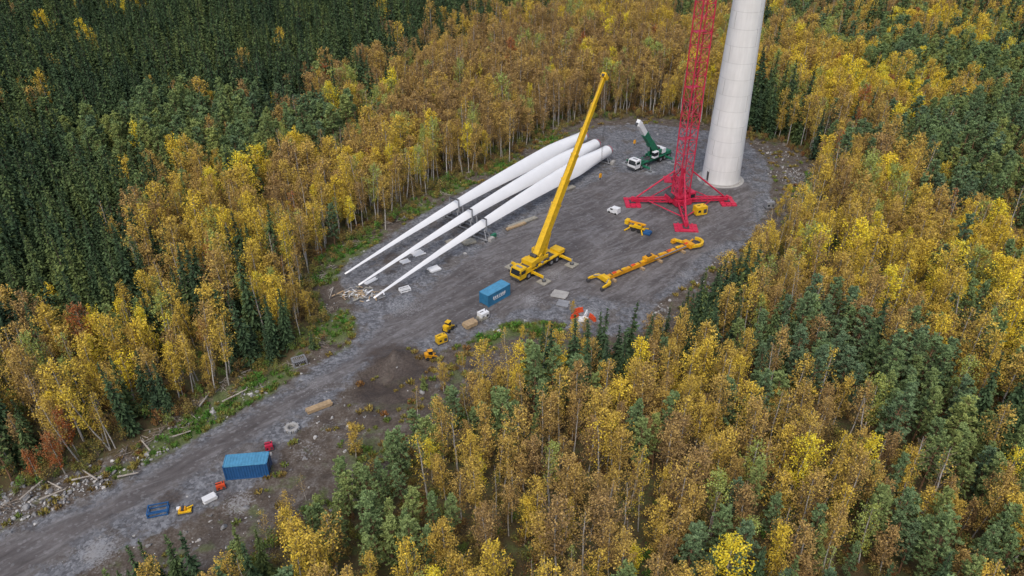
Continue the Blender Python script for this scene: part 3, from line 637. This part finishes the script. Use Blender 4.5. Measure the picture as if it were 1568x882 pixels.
for v in ends:
    d = v.normalized(); sd = Vector((-d.y, d.x, 0))
    for s in (-1, 1):
        mb.beam(sd*s*.75+Vector((0, 0, 1.35)), v+sd*s*.35+Vector((0, 0, 1.25)), .28, .32, RED)
        mb.beam(sd*s*.75+Vector((0, 0, .65)), v+sd*s*.35+Vector((0, 0, .75)), .22, .25, RED)
    nseg = 8
    for q in range(nseg):
        a = v*(q/nseg); b = v*((q+1)/nseg); wa = .75-.4*q/nseg; wb = .75-.4*(q+1)/nseg; s = 1 if q % 2 else -1
        mb.beam(a+sd*s*wa+Vector((0, 0, 1.4)), b-sd*s*wb+Vector((0, 0, 1.4)), .14, .14, RED)
        mb.beam(a+sd*wa+Vector((0, 0, .7)), b+sd*wb+Vector((0, 0, 1.3)), .12, .12, RED); mb.beam(a-sd*wa+Vector((0, 0, 1.3)), b-sd*wb+Vector((0, 0, .7)), .12, .12, RED)
    mb.cyl(v*.93+Vector((0, 0, 1.5)), d*1.9+Vector((0, 0, 8.5)), .19, RED, None, 7)
    mb.cyl(v+Vector((0, 0, .3)), v+Vector((0, 0, 1.7)), .38, RED, None, 10)
for i in range(4): mb.cyl(ends[i]*.72+Vector((0, 0, .9)), ends[(i+1) % 4]*.72+Vector((0, 0, .9)), .13, RED, None, 6)
mb.obj('outrigger_star', lc)
mb = MB()
for v in ends:
    d = v.normalized(); sd = Vector((-d.y, d.x, 0)); ang = math.atan2(d.y, d.x)
    for q in range(3): mb.beam(v+d*(q-1)*1.25-sd*2.6+Vector((0, 0, .16)), v+d*(q-1)*1.25+sd*2.6+Vector((0, 0, .16)), 1.1, .3, RED)
    for q in (-1.6, 1.6): mb.beam(v-d*1.9+sd*q+Vector((0, 0, .38)), v+d*1.9+sd*q+Vector((0, 0, .38)), .35, .14, RED)
    mb.box(v+Vector((0, 0, .42)), (1.4, 1.4, .2), DGR, ang)
mb.obj('load_spreading_mats', lc)
mb = MB(); mb.box((2.6, -0.3, 1.9), (1.6, 2.2, 2.2), RED); mb.box((2.6, -1.41, 2.1), (1.1, .05, .9), GLS); mb.box((-2.5, .6, 1.5), (1.4, 2.4, 1.3), RED); mb.cyl((-2.5, -.8, 2.4), (-2.5, 1.6, 2.4), .55, DGR, None, 12)
mb.obj('winch_and_cabinet', lc)

# ---------------------------------------------------------------- mobile cranes
def mobile_crane(name, loc, rz, col, cabcol, Lf, Lr, outx, outy, pivot, tip, headmat, cwmat, nsec=5, bw=1.3, rope=None, matm=WOODG):
    e = empty(name, loc, rz); B = MB()
    L = Lf+Lr; cx = (Lf-Lr)/2
    B.box((cx, 0, 1.15), (L-1.6, 1.5, .75), col); B.box((cx-.6, 0, 1.65), (L-4.0, 2.7, .28), col)
    B.box((cx+.2, 0, 1.83), (L-6, 1.6, .1), DGR)
    B.box((Lf-2.9, .0, 2.1), (1.3, 2.6, .8), col); B.box((Lf-2.9, 0, 2.52), (1.0, 2.0, .06), DGR)
    B.box((-Lr+1.2, 0, 1.95), (2.0, 2.5, .5), col); B.box((-Lr+.1, 0, 1.3), (.2, 2.6, .5), DGR)
    for i in range(7): B.box((cx-2.5+i*.9, 1.15 if i % 2 else -1.15, 1.95), (.6, .35, .35), DGR if i % 3 else GRY)
    B.obj('chassis', e, .03)
    C = MB(); x = Lf-1.0
    prof = [(-1.1, .75), (1.05, .75), (1.12, 1.55), (.75, 2.95), (-1.1, 3.0)]
    vs = [(x+a, y_, z_) for y_ in (-1.3, 1.3) for a, z_ in prof]
    C.add(vs, [(0, 1, 2, 3, 4), (9, 8, 7, 6, 5)]+[(i, i+5, (i+1) % 5+5, (i+1) % 5) for i in range(5)], cabcol)
    C.add([(x+1.115, -1.1, 1.7), (x+1.115, 1.1, 1.7), (x+.80, 1.1, 2.8), (x+.80, -1.1, 2.8)], [(0, 1, 2, 3)], GLS)
    for s in (-1, 1): C.box((x-.05, s*1.305, 2.2), (1.3, .02, .75), GLS); C.box((x+1.2, s*1.45, 2.2), (.12, .2, .55), BLK)
    C.box((x+1.15, 0, .85), (.2, 2.5, .4), DGR); C.box((x-.2, 0, 3.04), (.5, 1.4, .08), GRY)
    C.obj('driver_cab', e)
    Wm = MB()
    axles = [Lf-2.6, Lf-4.4]+[-Lr+1.2+i*1.75 for i in range(3)]
    for ax in axles:
        for s in (-1, 1):
            Wm.cyl((ax, s*.88, .75), (ax, s*1.38, .75), .75, BLK, None, 16); Wm.cyl((ax, s*1.385, .75), (ax, s*1.41, .75), .38, GRY, None, 10)
        for s in (-1, 1): Wm.box((ax, s*1.12, 1.56), (1.5, .55, .08), col)
    Wm.obj('wheels', e)
    O = MB()
    for ox in outx:
        O.box((ox, 0, 1.05), (.75, 2.7, .65), col)
        for s in (-1, 1):
            O.box((ox, s*(outy+1.3)/2, 1.1), (.42, outy-1.3, .42), col); O.cyl((ox, s*outy, .25), (ox, s*outy, 1.5), .15, GRY)
            O.cyl((ox, s*outy, .22), (ox, s*outy, .34), .45, DGR, None, 12)
            for q in range(5): O.box((ox-.92+q*.46, s*outy, .11), (.43, 2.1, .2), matm)
    O.obj('outriggers', e)
    S_ = MB(); pv = Vector(pivot); tipv = Vector(tip)
    dh = Vector((tipv.x-pv.x, tipv.y-pv.y, 0)).normalized(); sd = Vector((-dh.y, dh.x, 0)); Z = Vector((0, 0, 1))
    S_.cyl(pv+dh*1.6-Z*(pv.z-1.75), pv+dh*1.6-Z*(pv.z-2.2), 1.15, DGR, None, 20)
    for s in (-1, 1):
        S_.beam(pv-dh*1.8+sd*s*.8-Z*.7, pv+dh*2.6+sd*s*.8-Z*.9, .25, .9, col); S_.beam(pv+dh*.8+sd*s*.78-Z*.9, pv+sd*s*.78+Z*.35, .22, .9, col)
    S_.beam(pv-dh*3.4-Z*.45, pv-dh*1.9-Z*.45, 2.7, 1.3, cwmat); S_.beam(pv-dh*1.88-Z*.3, pv-dh*.6-Z*.3, 2.3, .9, col)
    S_.cyl(pv-dh*1.2-sd*.7+Z*.45, pv-dh*1.2+sd*.7+Z*.45, .4, DGR, None, 12)
    S_.beam(pv+dh*.8+sd*1.65-Z*.2, pv+dh*2.6+sd*1.65-Z*.2, .95, 1.7, cabcol); S_.beam(pv+dh*1.0+sd*1.65+Z*.0, pv+dh*2.63+sd*1.65+Z*.0, 1.0, .95, GLS)
    S_.obj('superstructure', e, .03)
    Bm = MB(); D = tipv-pv; LL = D.length; d = D/LL; cut = [0]+[.30+.70*(i)/(nsec-1) for i in range(nsec)] if nsec > 1 else [0, 1]
    cut[-1] = 1
    for i in range(len(cut)-1):
        w = bw*(1-.105*i); a = pv+D*max(0, cut[i]-(.02 if i else 0)); b = pv+D*cut[i+1]
        mm = headmat if (i == len(cut)-2 and headmat) else col
        Bm.beam(a, b, w*.78, w, mm)
        Bm.beam(b-d*.35, b, w*.86, w*1.09, mm)
    up = d.cross(sd).normalized()
    if up.z < 0: up = -up
    hw = bw*.6
    Bm.beam(tipv, tipv+d*.9-up*.25, hw*1.2, hw*1.2, headmat or col, hw, hw*1.7); Bm.cyl(tipv+d*.8-up*.7-sd*.35, tipv+d*.8-up*.7+sd*.35, .42, DGR, None, 12); Bm.cyl(tipv+d*.5+up*.5-sd*.3, tipv+d*.5+up*.5+sd*.3, .32, DGR, None, 12)
    Bm.cyl(pv+dh*2.3-Z*.9, pv+d*(LL*.24)-up*bw*.55, .22, GRY, None, 8); Bm.cyl(pv+dh*2.3-Z*.9, (pv+dh*2.3-Z*.9).lerp(pv+d*(LL*.24)-up*bw*.55, .55), .32, col, None, 8)
    Bm.cyl(pv+up*bw*.62-dh*1.2, tipv+up*.65, .04, DGR, None, 4)
    if rope:
        q = tipv+d*.8-up*1.0
        for s in (-.12, .12): Bm.cyl(q+sd*s, q+sd*s-Z*rope, .035, DGR, None, 4)
        h = q-Z*rope; Bm.box(h-Z*.4, (.55, .35, .9), YEL2); Bm.cyl(h-Z*.85, h-Z*1.3, .1, DGR); Bm.cyl(h-Z*1.3, h-Z*1.35+sd*.25, .1, DGR)
    Bm.obj('telescopic_boom', e)
    return e
def to_local(loc, rz, p):
    x, y = p[0]-loc[0], p[1]-loc[1]; c, s = math.cos(-rz), math.sin(-rz)
    return (x*c-y*s, x*s+y*c, p[2])
yl = (6.2, 134.0, 0.03); yr = math.atan2(-.74, -.67)
mobile_crane('mobile_crane', yl, yr, YEL, YEL, 8.3, 6.2, (4.5, -4.5), 4.35, (1.6, 0, 3.3), to_local(yl, yr, (18.2, 148.2, 34.9)), None, YEL, 6, 1.65, 21)
f = W(966, 262); r2 = W(1024, 238); gl = ((f[0]+r2[0])/2, (f[1]+r2[1])/2, 0.03); gr = math.atan2(f[1]-r2[1], f[0]-r2[0])
tt = (.1696*191, .9607*191, 80-.3532*191)
mobile_crane('mobile_crane', gl, gr, GRN, WHT, 7.8, 7.3, (5.0, -4.5), 4.0, (-1.2, 0, 3.3), to_local(gl, gr, tt), WHT, WHT, 3, 1.7, 4, GRY)

# ---------------------------------------------------------------- rotor blades
def blade(tip_px, root_px, zt, zr):
    a = Vector(W(*root_px, zr)); b = Vector(W(*tip_px, zt)); D = b-a; L = D.length
    e = empty('wind_turbine_blade', a, math.atan2(D.y, D.x)); mb = MB()
    n = 32; m = 60; vs = []
    for j in range(m):
        t = j/(m-1)
        u = min(1, t/.2); u = u*u*(3-2*u)
        ch = 3.0+1.2*u if t < .2 else 0.35+3.85*(1-(t-.2)/.8)**1.2
        bl = min(1, max(0, (t-.02)/.18)); bl = bl*bl*(3-2*bl); th = .36-.16*t
        tw_ = math.radians(50-22*t); z = (zt-zr)*t+1.5*math.sin(math.pi*t)
        for i in range(n):
            f_ = 2*math.pi*i/n; xc = .5+.5*math.cos(f_)
            ya = math.copysign(1, math.sin(f_)+1e-9)*1.25*th*math.sqrt(max(0, 1-xc))*xc**.9
            X_ = (xc-.5)*ch*(1-bl)+bl*((xc-.62)*ch); Y_ = .5*math.sin(f_)*3.0*(1-bl)+bl*ya*ch
            cy_, sy_ = math.cos(tw_), math.sin(tw_)
            vs.append((t*L, -X_*cy_+Y_*sy_, z+X_*sy_+Y_*cy_+bl*0.6*(1-t)))
    fs = [(j*n+i, j*n+(i+1) % n, (j+1)*n+(i+1) % n, (j+1)*n+i) for j in range(m-1) for i in range(n)]
    fs.append(tuple(range((m-1)*n, m*n)))
    mb.add(vs, fs, BLADE); mb.obj('blade_shell', e, 0, True)
    mb = MB(); mb.cyl((-.04, 0, 0), (.25, 0, 0), 1.56, GRY, None, 28); mb.cyl((-.5, 0, 0), (-.045, 0, 0), 1.4, RED, 1.5, 24); mb.obj('root_flange', e)
    mb = MB()
    for X_, h in ((1.2, zr-1.45), (L*.62, zr-.7)):
        w_ = 1.9
        for s in (-1, 1):
            for u in (-1, 1):
                mb.beam((X_+u*.9, s*w_, -zr+.1), (X_+u*.35, s*1.0, -zr+h+.2), .18, .18, GRY)
            mb.beam((X_-1.2, s*w_, -zr+.15), (X_+1.2, s*w_, -zr+.15), .35, .3, DGR)
        for u in (-1, 1): mb.beam((X_+u*.9, -w_-.3, -zr+.35), (X_+u*.9, w_+.3, -zr+.35), .25, .25, GRY)
        mb.box((X_, 0, -zr+h+.1), (.9, 2.4, .3), GRY); mb.box((X_, 2.6, -zr+.5), (1.3, .9, .9), CONB)
        if X_ > 5: mb.box((X_, 0, 2.2), (.3, 2.6, .25), DGR); mb.box((X_, -1.3, .7), (.3, .2, 3.2), GRY); mb.box((X_, 1.3, .7), (.3, .2, 3.2), GRY); mb.box((X_+.9, -2.4, -zr+.6), (1.0, .8, 1.0), GRY); mb.box((X_-1.8, 1.8, -zr+.4), (1.4, .7, .7), GRN)
    mb.obj('transport_frames', e)
blade((572, 456), (930, 231), 1.6, 2.8)
blade((549, 436), (912, 221), 1.6, 2.8)
blade((528, 419), (893, 209), 1.6, 2.8)

# ---------------------------------------------------------------- containers
def container(loc, rz, wall, roof, logo=False, L=6.06):
    e = empty('shipping_container', loc, rz); B = 2.44; H = 2.59; mb = MB()
    def corr(p0, p1, z0, z1, mat, nrm, nw):
        d = Vector(p1)-Vector(p0); vs = []; fs = []; k = nw*4
        for i in range(k+1):
            off = (0, 0, .06, .06)[i % 4] if i < k else 0
            q = Vector(p0)+d*(i/k)-Vector(nrm)*off
            vs += [(q.x, q.y, z0), (q.x, q.y, z1)]
        fs = [(2*i, 2*i+2, 2*i+3, 2*i+1) for i in range(k)]
        mb.add(vs, fs, mat)
    x, y = L/2-.08, B/2-.04
    corr((-x, -y, 0), (x, -y, 0), .15, H-.1, wall, (0, -1, 0), 16); corr((x, y, 0), (-x, y, 0), .15, H-.1, wall, (0, 1, 0), 16)
    corr((-x, y, 0), (-x, -y, 0), .15, H-.1, wall, (-1, 0, 0), 7)
    mb.box((x, 0, H/2), (.05, 2*y-.1, H-.3), wall)
    for i in range(14): mb.box((-x+.22+i*(2*x-.4)/13, 0, H-.045), (.24, 2*y-.15, .05), roof)
    mb.box((0, 0, H-.1), (2*x-.1, 2*y-.1, .05), roof); mb.box((0, 0, .14), (2*x-.1, 2*y-.1, .08), DGR)
    mb.obj('corrugated_walls', e)
    mb = MB()
    for sx in (-1, 1):
        for sy in (-1, 1): mb.box((sx*(L/2-.08), sy*(B/2-.08), H/2), (.16, .16, H-.24), wall); mb.box((sx*(L/2-.09), sy*(B/2-.08), H-.06), (.19, .18, .12), wall); mb.box((sx*(L/2-.09), sy*(B/2-.08), .06), (.19, .18, .12), wall)
    for sy in (-1, 1): mb.box((0, sy*(B/2-.05), H-.05), (L-.37, .1, .1), roof); mb.box((0, sy*(B/2-.05), .09), (L-.37, .1, .15), wall)
    for sx in (-1, 1): mb.box((sx*(L/2-.05), 0, H-.05), (.1, B-.35, .1), roof)
    for yy in (-.85, -.3, .3, .85): mb.cyl((L/2-.02, yy, .15), (L/2-.02, yy, H-.15), .022, GRY, None, 6)
    mb.box((L/2-.04, 0, H/2), (.05, .03, H-.3), BLK)
    mb.obj('frame_and_doors', e)
    if logo:
        mb = MB()
        for i, w in enumerate((.32, .3, .34, .12, .3, .34, .3)): mb.box((-1.5+i*.5, -B/2+.02, 1.45), (w, .03, .5 if i % 3 else .6), WHT)
        mb.box((0, -B/2+.02, 1.0), (3.0, .03, .09), WHT); mb.obj('painted_lettering', e)
    return e
w = W(380, 728); container((w[0], w[1]+.6, 0.02), math.radians(7), BLU, ROOFB)
container((-3.3, 121.6, 0.03), math.atan2(.73, .69), TEAL, ROOFB, True)

# ---------------------------------------------------------------- blade lifting yoke (yellow)
a = Vector(W(928, 432)); b = Vector(W(1052, 381)); D = b-a; L = D.length
e = empty('blade_lifting_yoke', a, math.atan2(D.y, D.x)); mb = MB()
mb.beam((0, 0, 1.0), (L, 0, 1.0), .75, .85, YEL2)
for i in range(9):
    x = L*(i+.5)/9; mb.box((x, 0, 1.5), (.25, .95, .12), DGR); mb.box((x+.8, 0, 1.52), (.9, .5, .2), YEL if i % 2 else ORG)
mb.cyl((1, .5, 1.2), (L*.45, .5, 1.2), .12, GRY); mb.cyl((L*.55, -.5, 1.2), (L-1, -.5, 1.2), .12, GRY)
mb.box((L*.5, 0, 1.75), (2.6, 1.3, .8), YEL2); mb.box((L*.5, 0, 2.3), (1.0, .7, .5), DGR)
for x in (1.5, L*.4, L*.62, L-2): mb.box((x, 0, .3), (.5, 2.6, .5), WOOD)
mb.obj('main_beam', e, .04)
mb = MB()
for s in (-1, 1):
    mb.beam((-.4, 0, 1.0), (-.8, s*1.9, 1.0), .7, .7, YEL); mb.beam((-.8, s*1.9, 1.0), (-2.9, s*2.2, .8), .5, .6, YEL, .35, .45); mb.cyl((0, s*.8, 1.3), (-1.8, s*1.9, 1.3), .12, GRY)
    mb.box((-2.9, s*2.1, .5), (.7, .7, .6), DGR)
mb.box((-.3, 0, 1.0), (1.1, 2.0, 1.0), YEL); mb.obj('clamp_fork', e, .04)
mb = MB(); pr = None
mb.box((L+.2, 0, 1.1), (1.2, 2.6, 1.0), YEL2)
for i in range(6):
    t = math.radians(-95+i*27); q = Vector((L+1.9+1.9*math.cos(t), 1.7*math.sin(t)-.1, 1.1))
    if pr: mb.beam(pr, q, .55, .65, YEL)
    pr = q
mb.beam((L, -1.2, 1.1), (L+1.9, -1.8, 1.1), .55, .6, YEL); mb.beam((L, 1.2, 1.1), (L-.6, 3.2, 1.0), .5, .5, YEL); mb.box((L-.7, 3.3, .7), (1.3, .8, .8), YEL2); mb.beam((L+.6, .2, 1.2), (L+2.6, .9, 1.1), .35, .35, YEL2)
mb.obj('hook_jaw', e, .04)

# ---------------------------------------------------------------- smaller site equipment
def at(name, px, py, rz): w = W(px, py); return empty(name, (w[0], w[1], hz(w[0], w[1])+.02), math.radians(rz))
# yellow trailer lift
e = at('trailer_boom_lift', 975, 353, -32); mb = MB()
mb.box((0, 0, .8), (3.8, .5, .35), YEL); mb.box((.3, 0, 1.3), (1.8, 1.5, .7), YEL); mb.box((-.3, 0, 1.9), (4.6, .4, .4), YEL2); mb.box((-2.4, 0, 1.7), (.9, 1.3, 1.0), YEL); mb.box((.6, .1, 1.75), (.7, 1.0, .2), DGR)
for s in (-1, 1):
    mb.cyl((-.6, s*.75, .45), (-.6, s*1.0, .45), .45, BLK, None, 14); mb.cyl((.8, s*.75, .45), (.8, s*1.0, .45), .45, BLK, None, 14)
    mb.beam((1.3, s*.6, .7), (2.1, s*1.8, .2), .25, .25, YEL); mb.beam((-1.5, s*.6, .7), (-2.3, s*1.8, .2), .25, .25, YEL)
mb.box((2.7, -.3, .4), (1.6, 1.5, .5), BLU); mb.box((2.7, -.3, .75), (1.2, 1.1, .2), BLU); mb.obj('lift_body', e, .03)
# generator boxes
def generator(px, py, rz, col, d=(2.6, 1.5, 1.7)):
    e = at('diesel_generator', px, py, rz); mb = MB(); mb.box((0, 0, d[2]/2+.2), d, col); mb.box((0, 0, .1), (d[0]+.2, d[1]+.1, .2), DGR); mb.box((0, 0, d[2]+.22), (d[0]*.92, d[1]*.9, .06), col)
    mb.box((d[0]*.28, -d[1]/2-.01, d[2]*.55), (d[0]*.3, .03, d[2]*.5), DGR); mb.box((-d[0]*.25, -d[1]/2-.01, d[2]*.6), (d[0]*.25, .03, d[2]*.3), GLS)
    mb.cyl((d[0]*.3, 0, d[2]+.2), (d[0]*.3, 0, d[2]+.6), .08, DGR); mb.box((-d[0]*.2, 0, d[2]+.3), (.8, .1, .1), BLK); mb.obj('enclosure', e, .04)
generator(1071, 328, 20, YEL, (2.8, 1.9, 2.0)); generator(676, 524, 35, YEL, (1.9, 1.2, 1.3)); generator(413, 688, 20, RED, (1.1, .9, .9)); generator(339, 748, 25, ORG, (1.2, .8, .7))
generator(1177, 318, 10, GRY, (2.0, 1.6, 1.5)); generator(740, 487, 40, WHT, (1.8, 1.4, 1.2))
# skid loader style machines
def loader(px, py, rz, col, s_=1.0):
    e = at('compact_loader', px, py, rz); e.scale = (s_, s_, s_); mb = MB()
    mb.box((0, 0, .75), (2.0, 1.0, .7), col); mb.box((-.7, 0, 1.3), (.8, 1.0, .6), col); mb.box((.15, 0, 1.6), (.9, .9, 1.0), GLS); mb.box((.15, 0, 2.13), (1.1, 1.0, .08), col)
    for s in (-1, 1):
        for x in (-.6, .7): mb.cyl((x, s*.5, .4), (x, s*.8, .4), .4, BLK, None, 12)
        mb.beam((-.7, s*.6, 1.5), (1.5, s*.55, .6), .15, .25, col)
    mb.beam((1.5, 0, .2), (2.0, 0, .45), 1.7, .5, DGR); mb.obj('loader_body', e, .03)
loader(686, 506, 60, YEL, .9); loader(658, 547, 20, YEL2, .8)
# low yellow attachment
e = at('compactor_attachment', 284, 784, 15); mb = MB()
mb.box((0, 0, .3), (1.7, .9, .25), YEL); mb.box((-.2, 0, .6), (.8, .6, .4), YEL2); mb.cyl((-.2, -.35, .75), (-.2, .35, .75), .22, DGR); mb.beam((.3, 0, .6), (1.2, .1, .9), .15, .15, YEL); mb.box((0, 0, .1), (1.9, 1.1, .12), DGR); mb.box((.6, .25, .5), (.35, .25, .3), BLK); mb.box((-.85, .5, .35), (.5, .4, .35), WHT)
mb.obj('attachment_body', e, .03)
# van
e = at('white_van', 940, 326, 140); e.scale = (.85, .85, .85); mb = MB()
pr_ = [(-1.6, .35), (1.7, .35), (1.75, .95), (1.1, 1.15), (.6, 1.8), (-1.55, 1.85)]
vs = [(x, y_, z_) for y_ in (-.85, .85) for x, z_ in pr_]
mb.add(vs, [tuple(range(6)), tuple(range(11, 5, -1))]+[(i, i+6, (i+1) % 6+6, (i+1) % 6) for i in range(6)], WHT)
mb.add([(1.11, -.75, 1.19), (1.11, .75, 1.19), (.64, .72, 1.77), (.64, -.72, 1.77)], [(0, 1, 2, 3)], GLS)
for s in (-1, 1):
    mb.box((.35, s*.855, 1.4), (.8, .02, .45), GLS)
    for x in (-1, 1.05): mb.cyl((x, s*.7, .33), (x, s*.88, .33), .33, BLK, None, 12)
mb.obj('van_body', e, .03)
# timber stacks
def timber(px, py, rz, L, n, rows, w=.25, mat=WOOD, name='timber_stack'):
    e = at(name, px, py, rz); mb = MB()
    for x in (-L*.35, L*.35): mb.box((x, 0, .06), (.15, n*w*1.05, .12), WOODG)
    for r_ in range(rows):
        for i in range(n): mb.box((random.uniform(-.1, .1), (i-(n-1)/2)*w*1.08, .22+r_*.19), (L*random.uniform(.93, 1), w*.95, .17), mat)
    mb.obj('planks', e)
timber(489, 626, 33, 4.2, 4, 3); timber(720, 499, 40, 2.6, 6, 4); timber(738, 489, 40, 1.6, 5, 3, .25, WOODG)
timber(800, 342, 38, 8.5, 3, 2, .35, WOODG); timber(790, 348, 38, 5.5, 2, 2, .35, WOOD)
timber(665, 414, 35, 2.4, 5, 2, .35, WHT, 'pallet_stack'); timber(640, 389, 35, 2.6, 5, 1, .4, WHT, 'pallet_stack'); timber(690, 372, 35, 2, 5, 2, .3, WOODG, 'pallet_stack')
timber(322, 766, 40, 1.8, 4, 3, .25, WHT, 'pallet_stack'); timber(857, 452, -20, 3.2, 6, 1, .4, CONB, 'concrete_slabs'); timber(862, 466, -20, 2.4, 5, 1, .4, GRY, 'concrete_slabs')
timber(718, 372, 30, 3, 5, 2, .35, WOODG, 'pallet_stack'); timber(745, 357, 35, 1.8, 5, 3, .3, GRY, 'pallet_stack'); timber(620, 402, 35, 2, 4, 1, .35, WHT, 'pallet_stack'); timber(870, 290, 40, 4, 4, 2, .3, WOODG); timber(568, 432, 50, 3, 3, 1, .3, WHT, 'pallet_stack')
# debris at tips
e = at('wood_debris_pile', 550, 452, 0); mb = MB()
for i in range(90):
    an = random.random()*6.28; l = random.uniform(.4, 1.8); c0 = Vector((random.gauss(0, 2.2), random.gauss(0, 1.0), random.uniform(.1, .5))); dd = Vector((math.cos(an)*l/2, math.sin(an)*l/2, random.uniform(-.1, .1)))
    mb.beam(c0-dd, c0+dd, random.uniform(.1, .35), .06, random.choice([WHT, WOOD, WOODG, CONB]))
mb.obj('boards', e)
# coil / ring
e = at('cable_drum_ring', 447, 657, 0); mb = MB()
for i in range(24):
    t = 2*math.pi*i/24; t2 = 2*math.pi*(i+1)/24
    mb.beam((math.cos(t)*.8, math.sin(t)*.8, .25), (math.cos(t2)*.8, math.sin(t2)*.8, .25), .5, .4, CONB)
for i in range(8):
    t = 2*math.pi*i/8; mb.box((math.cos(t)*1.1, math.sin(t)*1.1, .25), (.25, .45, .38), GRY, t)
mb.obj('ring', e)
# steel rack (grey) and blue frame
def rack(name, px, py, rz, d, mat, shelves=True):
    e = at(name, px, py, rz); mb = MB(); X_, Y_, Z_ = d
    for sx in (-1, 1):
        for sy in (-1, 1): mb.box((sx*X_/2, sy*Y_/2, Z_/2), (.14, .14, Z_), mat)
    for z in (.12, Z_-.08):
        for sy in (-1, 1): mb.box((0, sy*Y_/2, z), (X_-.15, .13, .13), mat)
        for sx in (-1, 1): mb.box((sx*X_/2, 0, z), (.13, Y_-.15, .13), mat)
    if shelves:
        for i in range(7): mb.box((-X_/2+X_*(i+.5)/7, 0, Z_*.5), (.1, Y_-.2, .1), mat); mb.box((-X_/2+X_*(i+.5)/7, 0, Z_-.02), (.08, Y_-.2, .08), mat)
    else: mb.beam((-X_/2, 0, .15), (X_/2, 0, .15), .2, .15, mat)
    mb.obj('frame', e)
rack('steel_cage_rack', 459, 557, 30, (2.2, 1.5, 1.3), GRY); rack('blue_steel_frame', 243, 784, 15, (2.5, 1.6, .8), BLU, False); rack('steel_cage_rack', 620, 445, 30, (2, 1.2, .6), WHT)
rack('steel_cage_rack', 780, 318, 35, (2.5, 1.4, .8), DGR)
# barriers
for i, (px, py) in enumerate([(886, 478), (897, 484), (907, 489), (893, 492), (880, 486)]):
    e = at('plastic_barrier', px, py, 20+i*50); mb = MB(); m_ = ORG if i % 2 == 0 else WHT
    mb.box((0, 0, .3), (1.9, .55, .6), m_, 0, .8); mb.box((0, 0, .75), (1.7, .25, .35), m_); mb.box((.0, 0, .97), (.5, .2, .1), m_); mb.obj('barrier_body', e, .03)

# ---------------------------------------------------------------- light, sky, camera
el = math.radians(55); az = math.radians(195)   # azimuth from +Y, clockwise
wd = bpy.data.worlds.new('World'); scene.world = wd; wd.use_nodes = True; nt = wd.node_tree
bg = nt.nodes['Background']; sk = nt.nodes.new('ShaderNodeTexSky'); sk.sky_type = 'NISHITA'; sk.sun_disc = False
sk.sun_elevation = el; sk.sun_rotation = az; sk.dust_density = 4.0; sk.air_density = 1.0; sk.ozone_density = 1.0
nt.links.new(sk.outputs[0], bg.inputs[0]); bg.inputs[1].default_value = 0.15
sl = bpy.data.lights.new('sun', 'SUN'); sl.energy = 1.45; sl.angle = math.radians(45); sl.color = (1, .97, .92)
so = bpy.data.objects.new('sun', sl); scene.collection.objects.link(so)
sv = Vector((math.sin(az)*math.cos(el), math.cos(az)*math.cos(el), math.sin(el)))
so.rotation_euler = (-sv).to_track_quat('-Z', 'Y').to_euler(); so.location = (0, 0, 200)
cam = bpy.data.cameras.new('camera'); co = bpy.data.objects.new('camera', cam); scene.collection.objects.link(co)
cam.sensor_width = 36; cam.lens = 36*FPX/1568; cam.clip_end = 12000; cam.clip_start = 1
co.location = (0, 0, CH); co.rotation_euler = (math.radians(90)-TH, 0, 0); scene.camera = co
scene.view_settings.view_transform = 'Standard'; scene.view_settings.look = 'None'; scene.view_settings.exposure = 0
